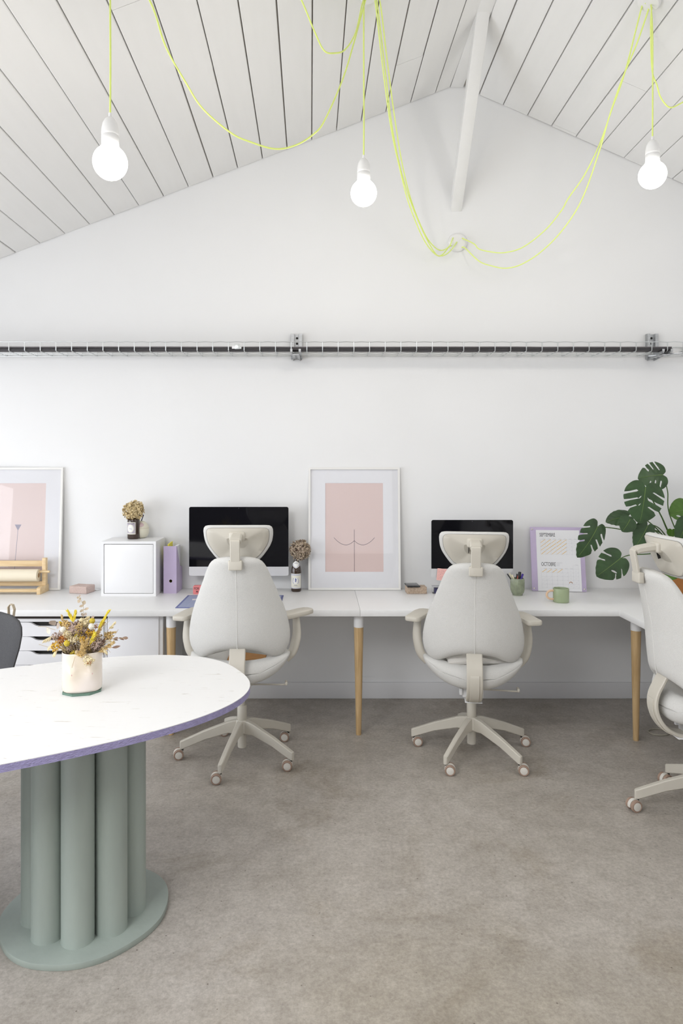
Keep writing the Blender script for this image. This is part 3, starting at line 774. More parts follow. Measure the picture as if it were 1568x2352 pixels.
office_chair('grey high-back office chair turned sideways at the right beside the plant', CH3, RZ3, R(7.5), R(-65), 0.03, 0.11)

# things lying on the seats
def cushion_me(name, sx, sy, sz, n=14):
    rings = []
    for i in range(n + 1):
        v_ = -1 + 2 * i / n; ring = []
        for k in range(28):
            a = 2 * PI * k / 28
            e = max(0.02, 1 - abs(v_) ** 6) ** 0.5
            x = sx * math.copysign(abs(math.cos(a)) ** 0.7, math.cos(a)) * (0.94 + 0.06 * v_ * v_)
            z = sz * math.copysign(abs(math.sin(a)), math.sin(a)) * e * (1 + 0.18 * math.sin(5 * x / sx + 3 * v_))
            ring.append((x, v_ * sy, z))
        rings.append(ring)
    return loft_me(name, rings)
o = obj('seat_cushion', cushion_me('seat_cushion', 0.165, 0.15, 0.042), 'pillow', None, CH2 + Vector((0.0, -0.01, 0.545)), (R(4), 0, R(3)))
tag(o, 'cream crumpled cushion on the seat of the middle chair', 'cushion')
for (c, rz, zz, lab) in ((CH1, RZ1, .038, 'flat tan leather pad on the seat behind the round-ended table'), (CH3, RZ3, .03, 'flat tan leather pad on the seat of the sideways chair')):
    p = Vector((0.03, 0.03, 0.496 + zz)); p.rotate(Euler((0, 0, rz)))
    o = obj('seat_pad', box_me('seat_pad', (0, 0, 0.006), (0.20, 0.26, 0.012), 0.005), 'tan', None, c + p, (0, 0, rz)); tag(o, lab, 'seat pad', 'tan seat pads')

# ================================================================== grey chair at the far side of the round-ended table
GC = Vector((-1.650, 2.99, 0))
t = thing('upholstered_chair', 'dark grey felt chair with a leather pull loop, at the far left of the table', 'chair', GC, (0, 0, R(-2)))
def shell_ring(z, w_, y, th, wrap):
    ring = []
    for k in range(32):
        a = 2 * PI * k / 32; c, s = math.cos(a), math.sin(a)
        x = w_ * math.copysign(abs(c) ** 0.75, c)
        ring.append((x, y - wrap * (x / 0.25) ** 2 + th * math.copysign(abs(s) ** 0.8, s), z))
    return ring
rr = []
for (z, w_, y, th) in ((0.44, .16, .20, .01), (0.45, .18, .205, .024), (0.54, .205, .222, .028), (0.63, .232, .235, .03), (0.71, .255, .25, .03), (0.77, .266, .258, .03), (0.805, .262, .262, .029), (0.832, .244, .265, .027), (0.852, .20, .267, .023), (0.862, .14, .268, .017), (0.866, .06, .268, .008)):
    rr.append(shell_ring(z, w_, y, th, 0.07))
obj('backrest', loft_me('backrest', rr), 'greychair', t)
rr = []
for (y, w_, zt, zb) in ((-0.25, .17, .452, .44), (-0.24, .20, .468, .425), (-0.1, .225, .475, .415), (0.1, .225, .472, .415), (0.2, .20, .47, .42), (0.235, .17, .465, .43)):
    rr.append([(w_ * math.cos(2 * PI * k / 24), y, (zt + zb) / 2 + (zt - zb) / 2 * math.copysign(abs(math.sin(2 * PI * k / 24)) ** .5, math.sin(2 * PI * k / 24))) for k in range(24)])
obj('seat', loft_me('seat', rr), 'greychair', t)
obj('pedestal', lathe_me('pedestal', [(0.19, 0), (0.19, 0.010), (0.17, 0.016), (0.03, 0.024), (0.022, 0.04), (0.022, 0.42)], 40), 'greychair', t)
lp = [(0.185, .262, .838), (0.190, .262, .874), (0.182, .262, .896), (0.168, .262, .899), (0.158, .262, .885), (0.160, .262, .838)]
v, f = [], []
for (x, y, z) in lp: v += [(x, y - 0.011, z), (x, y + 0.011, z)]
for i in range(len(lp) - 1): f.append([2 * i, 2 * i + 1, 2 * i + 3, 2 * i + 2])
me = mesh('pull_loop', v, f)
o = obj('pull_loop', me, 'strap', t); md = o.modifiers.new('thickness', 'SOLIDIFY'); md.thickness = 0.003; o['label'] = 'natural leather pull loop'

# ================================================================== white round-ended table
TZ = 0.74
TC = Vector((-1.113, 2.293, 0)); TA, TB, TPH, TN = 0.9, 0.481, 0.503, 2.593
out = []
for k in range(120):
    a = 2 * PI * k / 120; c, s = math.cos(a), math.sin(a)
    x = TA * math.copysign(abs(c) ** (2 / TN), c); y = TB * math.copysign(abs(s) ** (2 / TN), s)
    out.append((x * math.cos(TPH) - y * math.sin(TPH), x * math.sin(TPH) + y * math.cos(TPH)))
t = thing('oval_table', 'large oval table with white top, lilac edge and sage green tube pedestals', 'table', TC)
tt = obj('table_top', prism_me('table_top', out, TZ - 0.002, TZ, 'z'), 'tabletop', t); tt['label'] = 'white painted strand board top'
obj('table_edge', prism_me('table_edge', out, TZ - 0.024, TZ - 0.002, 'z'), 'lilac_edge', t)['label'] = 'lilac painted edge'
PB = Vector((-0.815, 2.375, 0)) - TC
tube_p = cm('ptube', lambda: lathe_me('tube', [(0.0535, .020), (0.0525, .023), (0.0525, TZ - .0245)], 40))
def disc_me():
    rg = random.Random(2); pts = []
    for k in range(72):
        a = 2 * PI * k / 72; r_ = 0.272 * (1 + 0.012 * math.sin(3 * a + 1) + 0.006 * math.sin(7 * a))
        u, v_ = r_ * 1.03 * math.cos(a), r_ * 0.985 * math.sin(a)
        pts.append((u * math.cos(.4) - v_ * math.sin(.4), u * math.sin(.4) + v_ * math.cos(.4)))
    return prism_me('base_disc', pts, 0, 0.020, 'z', 0.002)
for c in (PB, -PB * 1.0):
    p = obj('base_disc', cm('disc', disc_me), 'sage', t, c); p['label'] = 'sage green pedestal base'
    for k in range(9):
        a = R(-80 + 40 * k)
        obj('tube', tube_p, 'sage', p, (0.155 * math.cos(a), 0.155 * math.sin(a), 0), (0, 0, k))

# ================================================================== vase with dried flowers on the table
VC = onz(189, 1594, TZ + 0.008); VC.y += 0.055; VC.x = wx(189, VC.y)
VA, VB, VR = 0.0695, 0.054, R(14)
oc = [(0.066 * x, 0.056 * y) for x, y in ((1, .42), (.45, 1), (-.45, 1), (-1, .42), (-1, -.42), (-.45, -1), (.45, -1), (1, -.42))]
o = obj('coaster', prism_me('coaster', oc, 0, 0.008, 'z'), 'coaster', None, (VC.x, VC.y, TZ), (0, 0, VR)); tag(o, 'dark green octagonal coaster under the ceramic vase', 'coaster')
t = thing('ceramic_vase', 'pinkish glazed oval vase with moulded torso relief on the white table', 'vase', (VC.x, VC.y, TZ + 0.008), (0, 0, VR))
def vase_me():
    prof = [(0.90, 0.0), (0.965, 0.003), (0.995, 0.010), (1, 0.02)] + [(1, 0.02 + 0.0058 * k) for k in range(1, 21)] + [(0.995, 0.1385), (0.98, 0.1400), (0.955, 0.1385), (0.945, 0.13), (0.94, 0.02), (0.3, 0.016)]
    v, f = [], []; N = 72
    for i, (r_, z) in enumerate(prof):
        for k in range(N):
            a = 2 * PI * k / N
            x = VA * r_ * math.copysign(abs(math.cos(a)) ** .85, math.cos(a)); y = VB * r_ * math.copysign(abs(math.sin(a)) ** .85, math.sin(a))
            if i < 25 and math.sin(a) < 0:
                for cx_ in (-0.030, 0.038):
                    d2 = ((x - cx_) / 0.020) ** 2 + ((z - 0.070) / 0.022) ** 2
                    y -= 0.009 * math.exp(-d2)
            v.append((x, y, z))
    for i in range(len(prof) - 1):
        for k in range(N):
            k2 = (k + 1) % N; f.append([i * N + k, i * N + k2, (i + 1) * N + k2, (i + 1) * N + k])
    f.append(list(range(N))[::-1]); f.append([(len(prof) - 1) * N + k for k in range(N)])
    return mesh('vase_body', v, f, True)
obj('vase_body', vase_me(), 'vase', t)
for cx_ in (-0.030, 0.038):
    yb = -VB * (1 - abs(cx_ / VA) ** 2.2) ** (1 / 2.2) - 0.0085
    bm = bmesh.new(); bmesh.ops.create_uvsphere(bm, u_segments=16, v_segments=8, radius=0.0028, matrix=Matrix.Diagonal((1, .6, 1.2, 1)))
    obj('raised_dot', bm_mesh('raised_dot', bm, True), 'nipple', t, (cx_, yb, 0.069))

bq = thing('dried_bouquet', 'bouquet of dried yellow and brown flowers in the ceramic vase', 'dried flowers', (VC.x, VC.y, TZ + 0.026))
BO = Vector((VC.x, VC.y, TZ + 0.026))
rb = random.Random(11)
def bp(zx, zy, dd=0.0):                    # photo position of a bloom -> bouquet space
    return at(85 + zx * 0.1403, 1360 + zy * 0.1403, VC.y + dd) - BO
S = 0.1403 * VC.y / FPX
stems = []
def stem_to(p, r_=0.0008):
    root = Vector((rb.uniform(-.04, .04), rb.uniform(-.025, .025), rb.uniform(0.0, 0.02)))
    neck = Vector((max(-.05, min(.05, p.x * 0.5)), max(-.03, min(.03, p.y * .6)), 0.115))
    stems.append((spline([root, neck, p], 5), r_))
def blob_cluster(name, c, rad, n, r0, m, sq=(1, 1, 1)):
    bm = bmesh.new()
    for _ in range(n):
        d = Vector((rb.gauss(0, 1), rb.gauss(0, 1), rb.gauss(0, 1))).normalized() * (rb.random() ** 0.4)
        p = Vector((d.x * rad * sq[0], d.y * rad * sq[1], d.z * rad * sq[2]))
        bmesh.ops.create_icosphere(bm, subdivisions=1, radius=r0 * rb.uniform(.6, 1.2), matrix=Matrix.Translation(p) @ Euler((rb.random() * 6, rb.random() * 6, 0)).to_matrix().to_4x4() @ Matrix.Diagonal((1, .6, 1.3, 1)))
    return obj(name, bm_mesh(name, bm), m, bq, c)
def petals_head(name, c, rad, n, plen, pw, m, parent, inner=None, squash=1.0, rg=rb, out_bias=0.6, jit=1.0):
    V, F = [], []
    for _ in range(n):
        d = Vector((rg.gauss(0, 1), rg.gauss(0, 1), rg.gauss(0, 1))).normalized()
        p = Vector((d.x, d.y, d.z * squash)) * rad * rg.uniform(0.72, 1.0)
        tdir = (d.orthogonal().normalized() * rg.uniform(-1, 1) + d.cross(d.orthogonal()).normalized() * rg.uniform(-1, 1) + d * rg.uniform(-.2, out_bias) * jit).normalized()
        s = tdir.cross(d + Vector((.01, .02, .03))).normalized(); nrm = s.cross(tdir)
        L_ = plen * rg.uniform(.7, 1.2); W_ = pw * rg.uniform(.7, 1.2); o_ = len(V)
        cup = rg.uniform(-.25, .35)
        V += [p, p + tdir * L_ * .45 + s * W_ * .5 + nrm * cup * W_, p + tdir * L_ + nrm * cup * W_ * .6, p + tdir * L_ * .45 - s * W_ * .5 + nrm * cup * W_, p + tdir * L_ * .5 - nrm * .0]
        F += [[o_, o_ + 1, o_ + 4], [o_ + 1, o_ + 2, o_ + 4], [o_ + 2, o_ + 3, o_ + 4], [o_ + 3, o_, o_ + 4]]
    me = bpy.data.meshes.new(name); me.from_pydata([tuple(q) for q in V], [], F); me.update()
    return obj(name, me, m, parent, c)
def leaf_part(name, base, tip, width, m, parent, fold=0.15, roll=None):
    base = Vector(base); tip = Vector(tip); d = tip - base; L_ = d.length; d.normalize()
    view = Vector((rb.uniform(-.4, .4), -1, rb.uniform(-.3, .5))) if roll is None else Vector(roll)
    s = d.cross(view).normalized(); nrm = s.cross(d).normalized(); V, F = [], []
    prof = [(0, .02), (.12, .42), (.28, .78), (.45, .98), (.6, 1), (.75, .82), (.88, .5), (.96, .22), (1, .02)]
    for (u, w_) in prof:
        c = base + d * L_ * u + nrm * (-0.12 * L_ * math.sin(u * PI))
        V += [c + s * width / 2 * w_ + nrm * fold * width * w_ * .5, c, c - s * width / 2 * w_ + nrm * fold * width * w_ * .5]
    for i in range(len(prof) - 1):
        a = 3 * i; F += [[a, a + 1, a + 4, a + 3], [a + 1, a + 2, a + 5, a + 4]]
    return obj(name, mesh(name, V, F, True), m, parent)
def spike_part(name, base, tip, n, plen, pr, m, spread=0.35, droop=0.0):
    base = Vector(base); tip = Vector(tip); ax = (tip - base); L_ = ax.length; ax.normalize(); paths = []
    for i in range(n):
        u = (i + rb.random()) / n
        p = base + ax * L_ * u
        d = (ax + Vector((rb.uniform(-1, 1), rb.uniform(-1, 1), rb.uniform(-1, 1))) * spread + Vector((0, 0, -droop))).normalized()
        q = p + d * plen * rb.uniform(.7, 1.2) * (1.1 - 0.4 * u)
        paths.append(([p, p.lerp(q, .45), q], [pr * .4, pr, pr * .1]))
    paths.append(([base, base.lerp(tip, .5), tip], pr * .6))
    return obj(name, multi_tube_me(name, paths, 5), m, bq)
# balls and pods
for (x, y, r_, dd, m, nm) in ((490, 837, 48, -.045, 'yellow', 'billy_button'), (903, 472, 46, 0, 'yellow', 'billy_button'), (372, 515, 36, .03, 'yellow', 'billy_button'),
                              (890, 565, 50, -.02, 'ivory', 'ivory_pod'), (425, 612, 46, -.03, 'ivory', 'ivory_pod'), (722, 460, 32, .0, 'straw', 'seed_pod'), (655, 985, 34, -.05, 'drystem', 'seed_pod')):
    p = bp(x, y, dd); stem_to(p)
    bm = bmesh.new(); bmesh.ops.create_icosphere(bm, subdivisions=3, radius=r_ * S, matrix=Matrix.Diagonal((1, 1, 1.08, 1)))
    for v_ in bm.verts: v_.co *= 1 + 0.05 * mnoise.noise(v_.co * 420)
    obj(nm, bm_mesh(nm, bm, True), m, bq, p)
# leafy blooms
for (x, y, r_, dd, m, nm, n) in ((310, 885, 66, -.03, 'mustard', 'mustard_bloom', 90), (870, 655, 62, -.01, 'mustard', 'mustard_bloom', 80), (595, 1010, 44, -.04, 'yellow', 'mustard_bloom', 60),
                                 (420, 770, 58, -.02, 'rust', 'rust_bloom', 80), (965, 555, 34, .01, 'rust', 'rust_bloom', 40),
                                 (840, 1125, 68, -.075, 'straw', 'straw_flower', 70), (850, 1150, 34, -.085, 'rust', 'straw_flower', 30),
                                 (640, 600, 95, .0, 'mauve', 'statice_bloom', 150), (760, 530, 90, .01, 'straw', 'statice_bloom', 130), (480, 560, 80, .02, 'plume', 'statice_bloom', 110), (540, 690, 60, 0, 'eucagrey', 'statice_bloom', 50),
                                 (780, 640, 70, .0, 'mauve', 'statice_bloom', 90), (560, 880, 70, -.01, 'mauve', 'statice_bloom', 90), (970, 860, 85, -.02, 'mauve', 'statice_bloom', 120), (1180, 720, 60, .0, 'plume', 'statice_bloom', 80), (300, 730, 55, 0, 'mauve', 'statice_bloom', 50)):
    p = bp(x, y, dd); stem_to(p)
    petals_head(nm, p, r_ * S * 1.08, int(n * 1.7), r_ * S * .60, r_ * S * .40, m, bq)
for _ in range(34):
    a_, q_ = rb.uniform(0, 2 * PI), math.sqrt(rb.random())
    x_, y_ = 740 + 330 * q_ * math.cos(a_), 760 + 230 * q_ * math.sin(a_)
    p = bp(x_, y_, rb.uniform(-.045, .03)); stem_to(p); r_ = rb.uniform(42, 74)
    petals_head('filler_bloom', p, r_ * S, 90, r_ * S * .62, r_ * S * .34, rb.choice(['mauve', 'plume', 'straw', 'straw', 'plume', 'eucagrey', 'brownleaf', 'mustard']), bq)
p = bp(670, 720, -.03); blob_cluster('yellow_sprig', p, 88 * S, 110, 8 * S, 'yellow', (1, .5, 1)); stem_to(p)
p = bp(710, 640, -.01); blob_cluster('grey_sprig', p, 70 * S, 70, 7 * S, 'ivory', (1, .5, .8)); stem_to(p)
# plumes and grasses
for (a, b, n, pl, pr, m, sp, dr, nm) in (((690, 1050, -.06), (830, 770, -.04), 170, 46, 8, 'plume', 1.0, .2, 'golden_plume'), ((760, 1040, -.06), (740, 800, -.05), 130, 44, 8, 'plume', 1.0, .2, 'golden_plume'),
        ((930, 780, -.01), (1090, 500, .01), 150, 42, 7, 'plume', .9, 0, 'golden_plume'), ((470, 1000, -.01), (400, 830, 0), 60, 70, 6, 'straw', .5, 0, 'straw_grass'),
        ((600, 500, .0), (510, 330, .0), 26, 90, 7, 'yellowspike', .35, 0, 'yellow_grass'), ((600, 490, .0), (630, 330, .0), 26, 80, 7, 'yellowspike', .35, 0, 'yellow_grass'),
        ((1000, 620, .0), (1160, 330, .01), 44, 95, 8, 'yellowspike', .25, 0, 'yellow_grass'), ((870, 860, -.04), (940, 690, -.04), 30, 80, 9, 'yellowspike', .45, 0, 'yellow_grass'),
        ((250, 720, .0), (110, 790, -.01), 18, 70, 8, 'straw', .25, 1.4, 'oat_grass'), ((300, 820, -.02), (190, 900, -.02), 22, 80, 8, 'straw', .25, 1.4, 'oat_grass'), ((330, 960, -.02), (280, 990, -.02), 14, 90, 8, 'straw', .3, 1.5, 'oat_grass'),
        ((1180, 600, .01), (1270, 510, .01), 12, 55, 10, 'straw', .5, .3, 'oat_grass'), ((1060, 900, -.02), (1130, 960, -.02), 18, 85, 8, 'straw', .3, 1.0, 'oat_grass'), ((1110, 700, 0), (1260, 660, .01), 24, 70, 6, 'plume', .5, 0, 'straw_grass'),
        ((960, 960, -.01), (1130, 760, 0), 60, 90, 6, 'brownleaf', .5, .1, 'straw_grass'), ((1000, 980, -.02), (1230, 830, -.01), 50, 90, 6, 'plume', .5, .3, 'straw_grass'), ((420, 470, .01), (400, 380, .01), 40, 26, 8, 'plume', .9, 0, 'golden_plume'), ((800, 460, .01), (840, 420, .01), 40, 40, 7, 'straw', .9, 0, 'straw_grass')):
    A, B = bp(*a), bp(*b); stem_to(A)
    spike_part(nm, A, B, int(n * 1.9), pl * S * 1.1, pr * S * 1.35, m, sp, dr)
# eucalyptus and single leaves: (base, tip, width)
spine_e = [bp(757, 520, .01), bp(757, 340, .01), bp(760, 250, .01), bp(735, 160, .01), bp(690, 90, .01), bp(690, 62, .01)]
stems.append((spline(spine_e, 5), 0.0007))
for (a, b, w_, m, nm) in (((690, 85), (650, 95), 42, 'euca', 'eucalyptus_leaf'), ((690, 75), (712, 48), 26, 'euca', 'eucalyptus_leaf'), ((705, 115), (668, 175), 58, 'euca', 'eucalyptus_leaf'), ((690, 100), (722, 112), 36, 'euca', 'eucalyptus_leaf'), ((735, 165), (800, 180), 72, 'euca', 'eucalyptus_leaf'), ((768, 212), (690, 240), 40, 'euca', 'eucalyptus_leaf'), ((762, 292), (848, 258), 40, 'euca', 'eucalyptus_leaf'), ((757, 285), (700, 325), 42, 'euca', 'eucalyptus_leaf'), ((765, 390), (812, 340), 52, 'eucagrey', 'eucalyptus_leaf'), ((760, 395), (722, 345), 50, 'eucagrey', 'eucalyptus_leaf'),
                      ((300, 545), (215, 470), 118, 'eucagrey', 'round_leaf'), ((330, 610), (350, 480), 62, 'eucagrey', 'round_leaf'), ((205, 690), (160, 580), 62, 'ivory', 'pale_leaf'), ((470, 700), (345, 660), 90, 'eucagrey', 'round_leaf'), ((500, 700), (620, 670), 60, 'eucagrey', 'round_leaf'), ((610, 720), (530, 770), 60, 'eucagrey', 'round_leaf'),
                      ((1230, 770), (1330, 745), 34, 'brownleaf', 'brown_leaf'), ((1340, 745), (1425, 785), 34, 'brownleaf', 'brown_leaf'), ((1395, 745), (1490, 755), 48, 'brownleaf', 'brown_leaf'), ((1250, 770), (1325, 790), 34, 'brownleaf', 'brown_leaf'), ((1225, 910), (1365, 880), 44, 'brownleaf', 'brown_leaf'),
                      ((1055, 840), (1195, 800), 62, 'ivory', 'pale_leaf'), ((1090, 930), (1140, 1045), 30, 'eucagrey', 'brown_leaf'), ((1070, 920), (1085, 1040), 26, 'eucagrey', 'brown_leaf'), ((880, 420), (940, 400), 40, 'mauve', 'brown_leaf'), ((880, 1040), (960, 940), 60, 'mauve', 'brown_leaf'), ((700, 1110), (790, 1120), 34, 'straw', 'pale_leaf'), ((1100, 650), (1180, 760), 50, 'straw', 'pale_leaf'), ((1170, 760), (1240, 880), 40, 'straw', 'pale_leaf'), ((770, 1200), (800, 1140), 30, 'straw', 'pale_leaf'), ((880, 1130), (965, 1140), 30, 'straw', 'pale_leaf'), ((860, 1150), (855, 1220), 26, 'straw', 'pale_leaf'), ((880, 1100), (970, 1070), 34, 'straw', 'pale_leaf')):
    A, B = bp(*a, rb.uniform(-.03, .02) if a[1] > 420 else .01), bp(*b, rb.uniform(-.03, .02) if a[1] > 420 else .01)
    leaf_part(nm, A, B, w_ * S, m, bq)
for (a, b) in (((1000, 900), (1240, 765)), ((1240, 765), (1460, 750)), ((1100, 900), (1230, 910)), ((300, 620), (150, 570)), ((150, 570), (20, 565)), ((380, 880), (180, 900)), ((180, 900), (30, 855)), ((1050, 620), (1185, 465)), ((1200, 760), (1290, 680)), ((1290, 680), (1330, 610)), ((1080, 860), (1200, 985)), ((330, 800), (260, 700)), ((620, 1060), (570, 1240))):
    stems.append(([bp(*a, -.02 if a[1] < 1000 else -.06), bp(*b, -.02 if a[1] < 1000 else -.075)], 0.0007))
for _ in range(30):
    p = bp(rb.uniform(450, 1050), rb.uniform(700, 980), rb.uniform(-.04, .03)); stem_to(p, 0.0007)
o = obj('stems', multi_tube_me('stems', stems, 5), 'drystem', bq); o['kind'] = 'stuff'

# ================================================================== pictures leaning on the wall
def picture(label, X, Y, rotz, lean, W, HH, pw, ph, pz, pm, lines, lm):
    t = thing('framed_print', label, 'framed print', (X, Y, DESK + 0.022 * math.sin(lean) + .0003), (-lean, 0, rotz), 'framed line prints')
    fw, fd = 0.0135, 0.022
    bm = bmesh.new()
    for (c, s) in (((0, fd / 2, fw / 2), (W, fd, fw)), ((0, fd / 2, HH - fw / 2), (W, fd, fw)), ((-W / 2 + fw / 2, fd / 2, HH / 2), (fw, fd, HH - 2 * fw)), ((W / 2 - fw / 2, fd / 2, HH / 2), (fw, fd, HH - 2 * fw))): box_bm(bm, c, s)
    obj('frame', bm_mesh('frame', bm), 'frame', t)
    # mount with a window
    iw, ih = W / 2 - fw, HH - fw
    bm = bmesh.new()
    for (a, b, c, d) in ((-iw, iw, fw, pz), (-iw, iw, pz + ph, ih), (-iw, -pw / 2, pz, pz + ph), (pw / 2, iw, pz, pz + ph)): box_bm(bm, ((a + b) / 2, 0.012, (c + d) / 2), (b - a, 0.002, d - c))
    obj('mount', bm_mesh('mount', bm), 'mount', t)
    pr = obj('print', box_me('print', (0, 0.0145, pz + ph / 2), (pw + .01, 0.002, ph + .01)), pm, t)
    obj('drawn_line', lines(0.0132, pz), lm, pr)
    obj('backing', box_me('backing', (0, 0.018, HH / 2), (W - 0.004, 0.004, HH - 0.004)), 'frame', t)
    obj('glass', box_me('glass', (0, 0.0085, HH / 2), (2 * iw, 0.0016, ih - fw)), 'pane', t)
    return t
def lines_a(y, pz):
    s = [(0, pz, 0, pz + 0.278)]
    k = 0.5 * 0.1594 * 4.5 / FPX          # zoomed sketch units to metres
    def arc(x0, z0, xm, zm, x1, z1):
        P_ = [Vector((x0, z0)), Vector((xm, zm)), Vector((x1, z1))]; prev = None
        for i in range(25):
            t_ = i / 24; q = (1 - t_) ** 2 * P_[0] + 2 * t_ * (1 - t_) * P_[1] + t_ * t_ * P_[2]
            if prev: s.append((prev.x, prev.y, q.x, q.y))
            prev = q
    for sg in (-1, 1): arc(sg * 0.1345, pz + 0.2245, sg * 0.062, pz + 0.140, 0, pz + 0.205)
    return strips_me('drawn_line', s, 0.0026, y)
picture('framed pink print with two curves and a vertical line, between the two monitors', wx(814, 4.488), 4.488, 0, R(4.2), 0.608, 0.808, 0.384, 0.586, 0.118, 'pink', lines_a, 'ink')
def lines_b(y, pz):
    s = [(-0.1, pz, -0.088, pz + 0.275)]
    me = strips_me('drawn_line', s, 0.0028, y)
    bm = bmesh.new(); bm.from_mesh(me)
    q = [bm.verts.new((-0.088 + a, y, pz + b)) for a, b in ((-0.022, 0.30), (0, 0.262), (0.022, 0.30))]; bm.faces.new(q); bm.to_mesh(me); bm.free(); return me
picture('framed pale pink print with a grey triangle on a stem, behind the paper roll', wx(135, 4.47) - 0.304, 4.475, R(2), R(4.6), 0.608, 0.808, 0.384, 0.586, 0.118, 'pinkpale', lambda y, pz: lines_b2(y, pz), 'inkgrey') if False else None
def lines_b2(y, pz):
    s = [(0.0, pz, 0.016, pz + 0.275)]
    me = strips_me('drawn_line', s, 0.0028, y)
    bm = bmesh.new(); bm.from_mesh(me)
    q = [bm.verts.new((0.016 + a, y, pz + b)) for a, b in ((-0.022, 0.312), (0, 0.272), (0.022, 0.312))]; bm.faces.new(q); bm.to_mesh(me); bm.free(); return me
picture('framed pale pink print with a grey triangle on a stem, behind the paper roll', wx(135, 4.47) - 0.304, 4.475, R(2), R(4.6), 0.608, 0.808, 0.384, 0.586, 0.118, 'pinkpale', lines_b2, 'inkgrey')

# ================================================================== paper roll stand
foot = onz(88, 1366, DESK)
t = thing('paper_roll_stand', 'pine tabletop stand holding a roll of cream paper', 'paper roll stand', (foot.x, foot.y, DESK))
LW = 0.60
for sx in (0, -LW):
    ft = obj('foot', prism_me('foot', [(0, 0), (0.138, 0), (0.138, 0.046), (0.02, 0.046), (0.0, 0.040)], sx - 0.012, sx + 0.012, 'x', 0.002), 'pine', t)
    obj('post', box_me('post', (sx + 0.001, 0.100, 0.132), (0.024, 0.034, 0.178), 0.002), 'pine', t)
obj('top_rail', box_me('top_rail', (-LW / 2, 0.100, 0.184), (LW - 0.024, 0.014, 0.037), 0.002), 'pine', t)
obj('lower_rail', box_me('lower_rail', (-LW / 2, 0.100, 0.054), (LW - 0.024, 0.014, 0.03), 0.002), 'pine', t)
obj('front_rail', box_me('front_rail', (-LW / 2, 0.02, 0.023), (LW - 0.024, 0.03, 0.018), 0.002), 'pine', t)
def xl(name, prof, seg=32):
    me = lathe_me(name, prof, seg); me.transform(Matrix.Rotation(R(90), 4, 'Y')); return me
obj('dowel', xl('dowel', [(0.008, -LW - 0.04), (0.008, 0.04)], 16), 'pine', t, (0, 0.08, 0.134))
ro = obj('paper_roll', xl('paper_roll', [(0.012, -LW + 0.03), (0.040, -LW + 0.03), (0.040, -0.026), (0.030, -0.026), (0.030, -0.027), (0.027, -0.027), (0.027, -0.026), (0.014, -0.026)], 40), 'kraft', t, (0, 0.068, 0.112)); ro['label'] = 'roll of cream paper'
obj('core', xl('core', [(0.0145, -LW + 0.03), (0.0145, -0.0255), (0.010, -0.0255)], 20), 'kraftcore', ro)

# ================================================================== bricks
def rough_block(name, s, m, loc, rz, label):
    bm = bmesh.new(); bmesh.ops.create_cube(bm, size=1, matrix=Matrix.Translation((0, 0, s[2] / 2)) @ Matrix.Diagonal((*s, 1)))
    bmesh.ops.bevel(bm, geom=bm.edges[:], offset=0.004, segments=2, profile=.5, affect='EDGES')
    bmesh.ops.subdivide_edges(bm, edges=bm.edges[:], cuts=5, use_grid_fill=True)
    for v_ in bm.verts:
        if v_.co.z > 0.002: v_.co += Vector((mnoise.noise(v_.co * 90), mnoise.noise(v_.co * 90 + Vector((5, 0, 0))), mnoise.noise(v_.co * 70 + Vector((0, 9, 0))) * .6)) * 0.0012
    o = obj(name, bm_mesh(name, bm, True), m, None, loc, (0, 0, rz)); tag(o, label, 'brick', 'half bricks on the desk'); return o
p = onz(180, 1364, DESK)
rough_block('half_brick', (0.125, 0.10, 0.046), 'brick', (p.x + 0.005, p.y + 0.055, DESK), R(-14), 'pink half brick between the paper roll and the white cube cabinet')
p = onz(957, 1364.5, DESK)
rough_block('half_brick', (0.128, 0.085, 0.044), 'brick2', (p.x, p.y + 0.045, DESK), R(2), 'buff half brick under a phone, right of the framed print')
o = obj('mobile_phone', box_me('mobile_phone', (0, 0, 0.0045), (0.084, 0.12, 0.009), 0.004, 3), 'phone', None, (p.x - 0.024, p.y + 0.040, DESK + 0.0458), (0, 0, R(3))); tag(o, 'black phone lying on the buff brick', 'phone')

# ================================================================== white cube cabinet and things on it
p0 = onz(232, 1369.5, DESK); p1 = onz(358, 1369.5, DESK); CW = p1.x - p0.x; CB = p0.y
t = thing('cube_cabinet', 'white cube cabinet with one plain door, standing on the desk', 'cabinet', ((p0.x + p1.x) / 2, CB, DESK), (0, 0, 0))
pt = 0.0165
bm = bmesh.new()
for (c, s) in (((0, .125, pt / 2), (CW, .25, pt)), ((0, .125, CW - pt / 2), (CW, .25, pt)), ((-CW / 2 + pt / 2, .125, CW / 2), (pt, .25, CW - 2 * pt)), ((CW / 2 - pt / 2, .125, CW / 2), (pt, .25, CW - 2 * pt)), ((0, .245, CW / 2), (CW - .03, .01, CW - .03))): box_bm(bm, c, s)
obj('carcass', bm_mesh('carcass', bm), 'white', t)
obj('door', box_me('door', (0.0005, 0.0085, CW / 2 - .0005), (CW - 2 * pt - 0.006, 0.015, CW - 2 * pt - 0.006), 0.001), 'white', t)
CT = DESK + CW
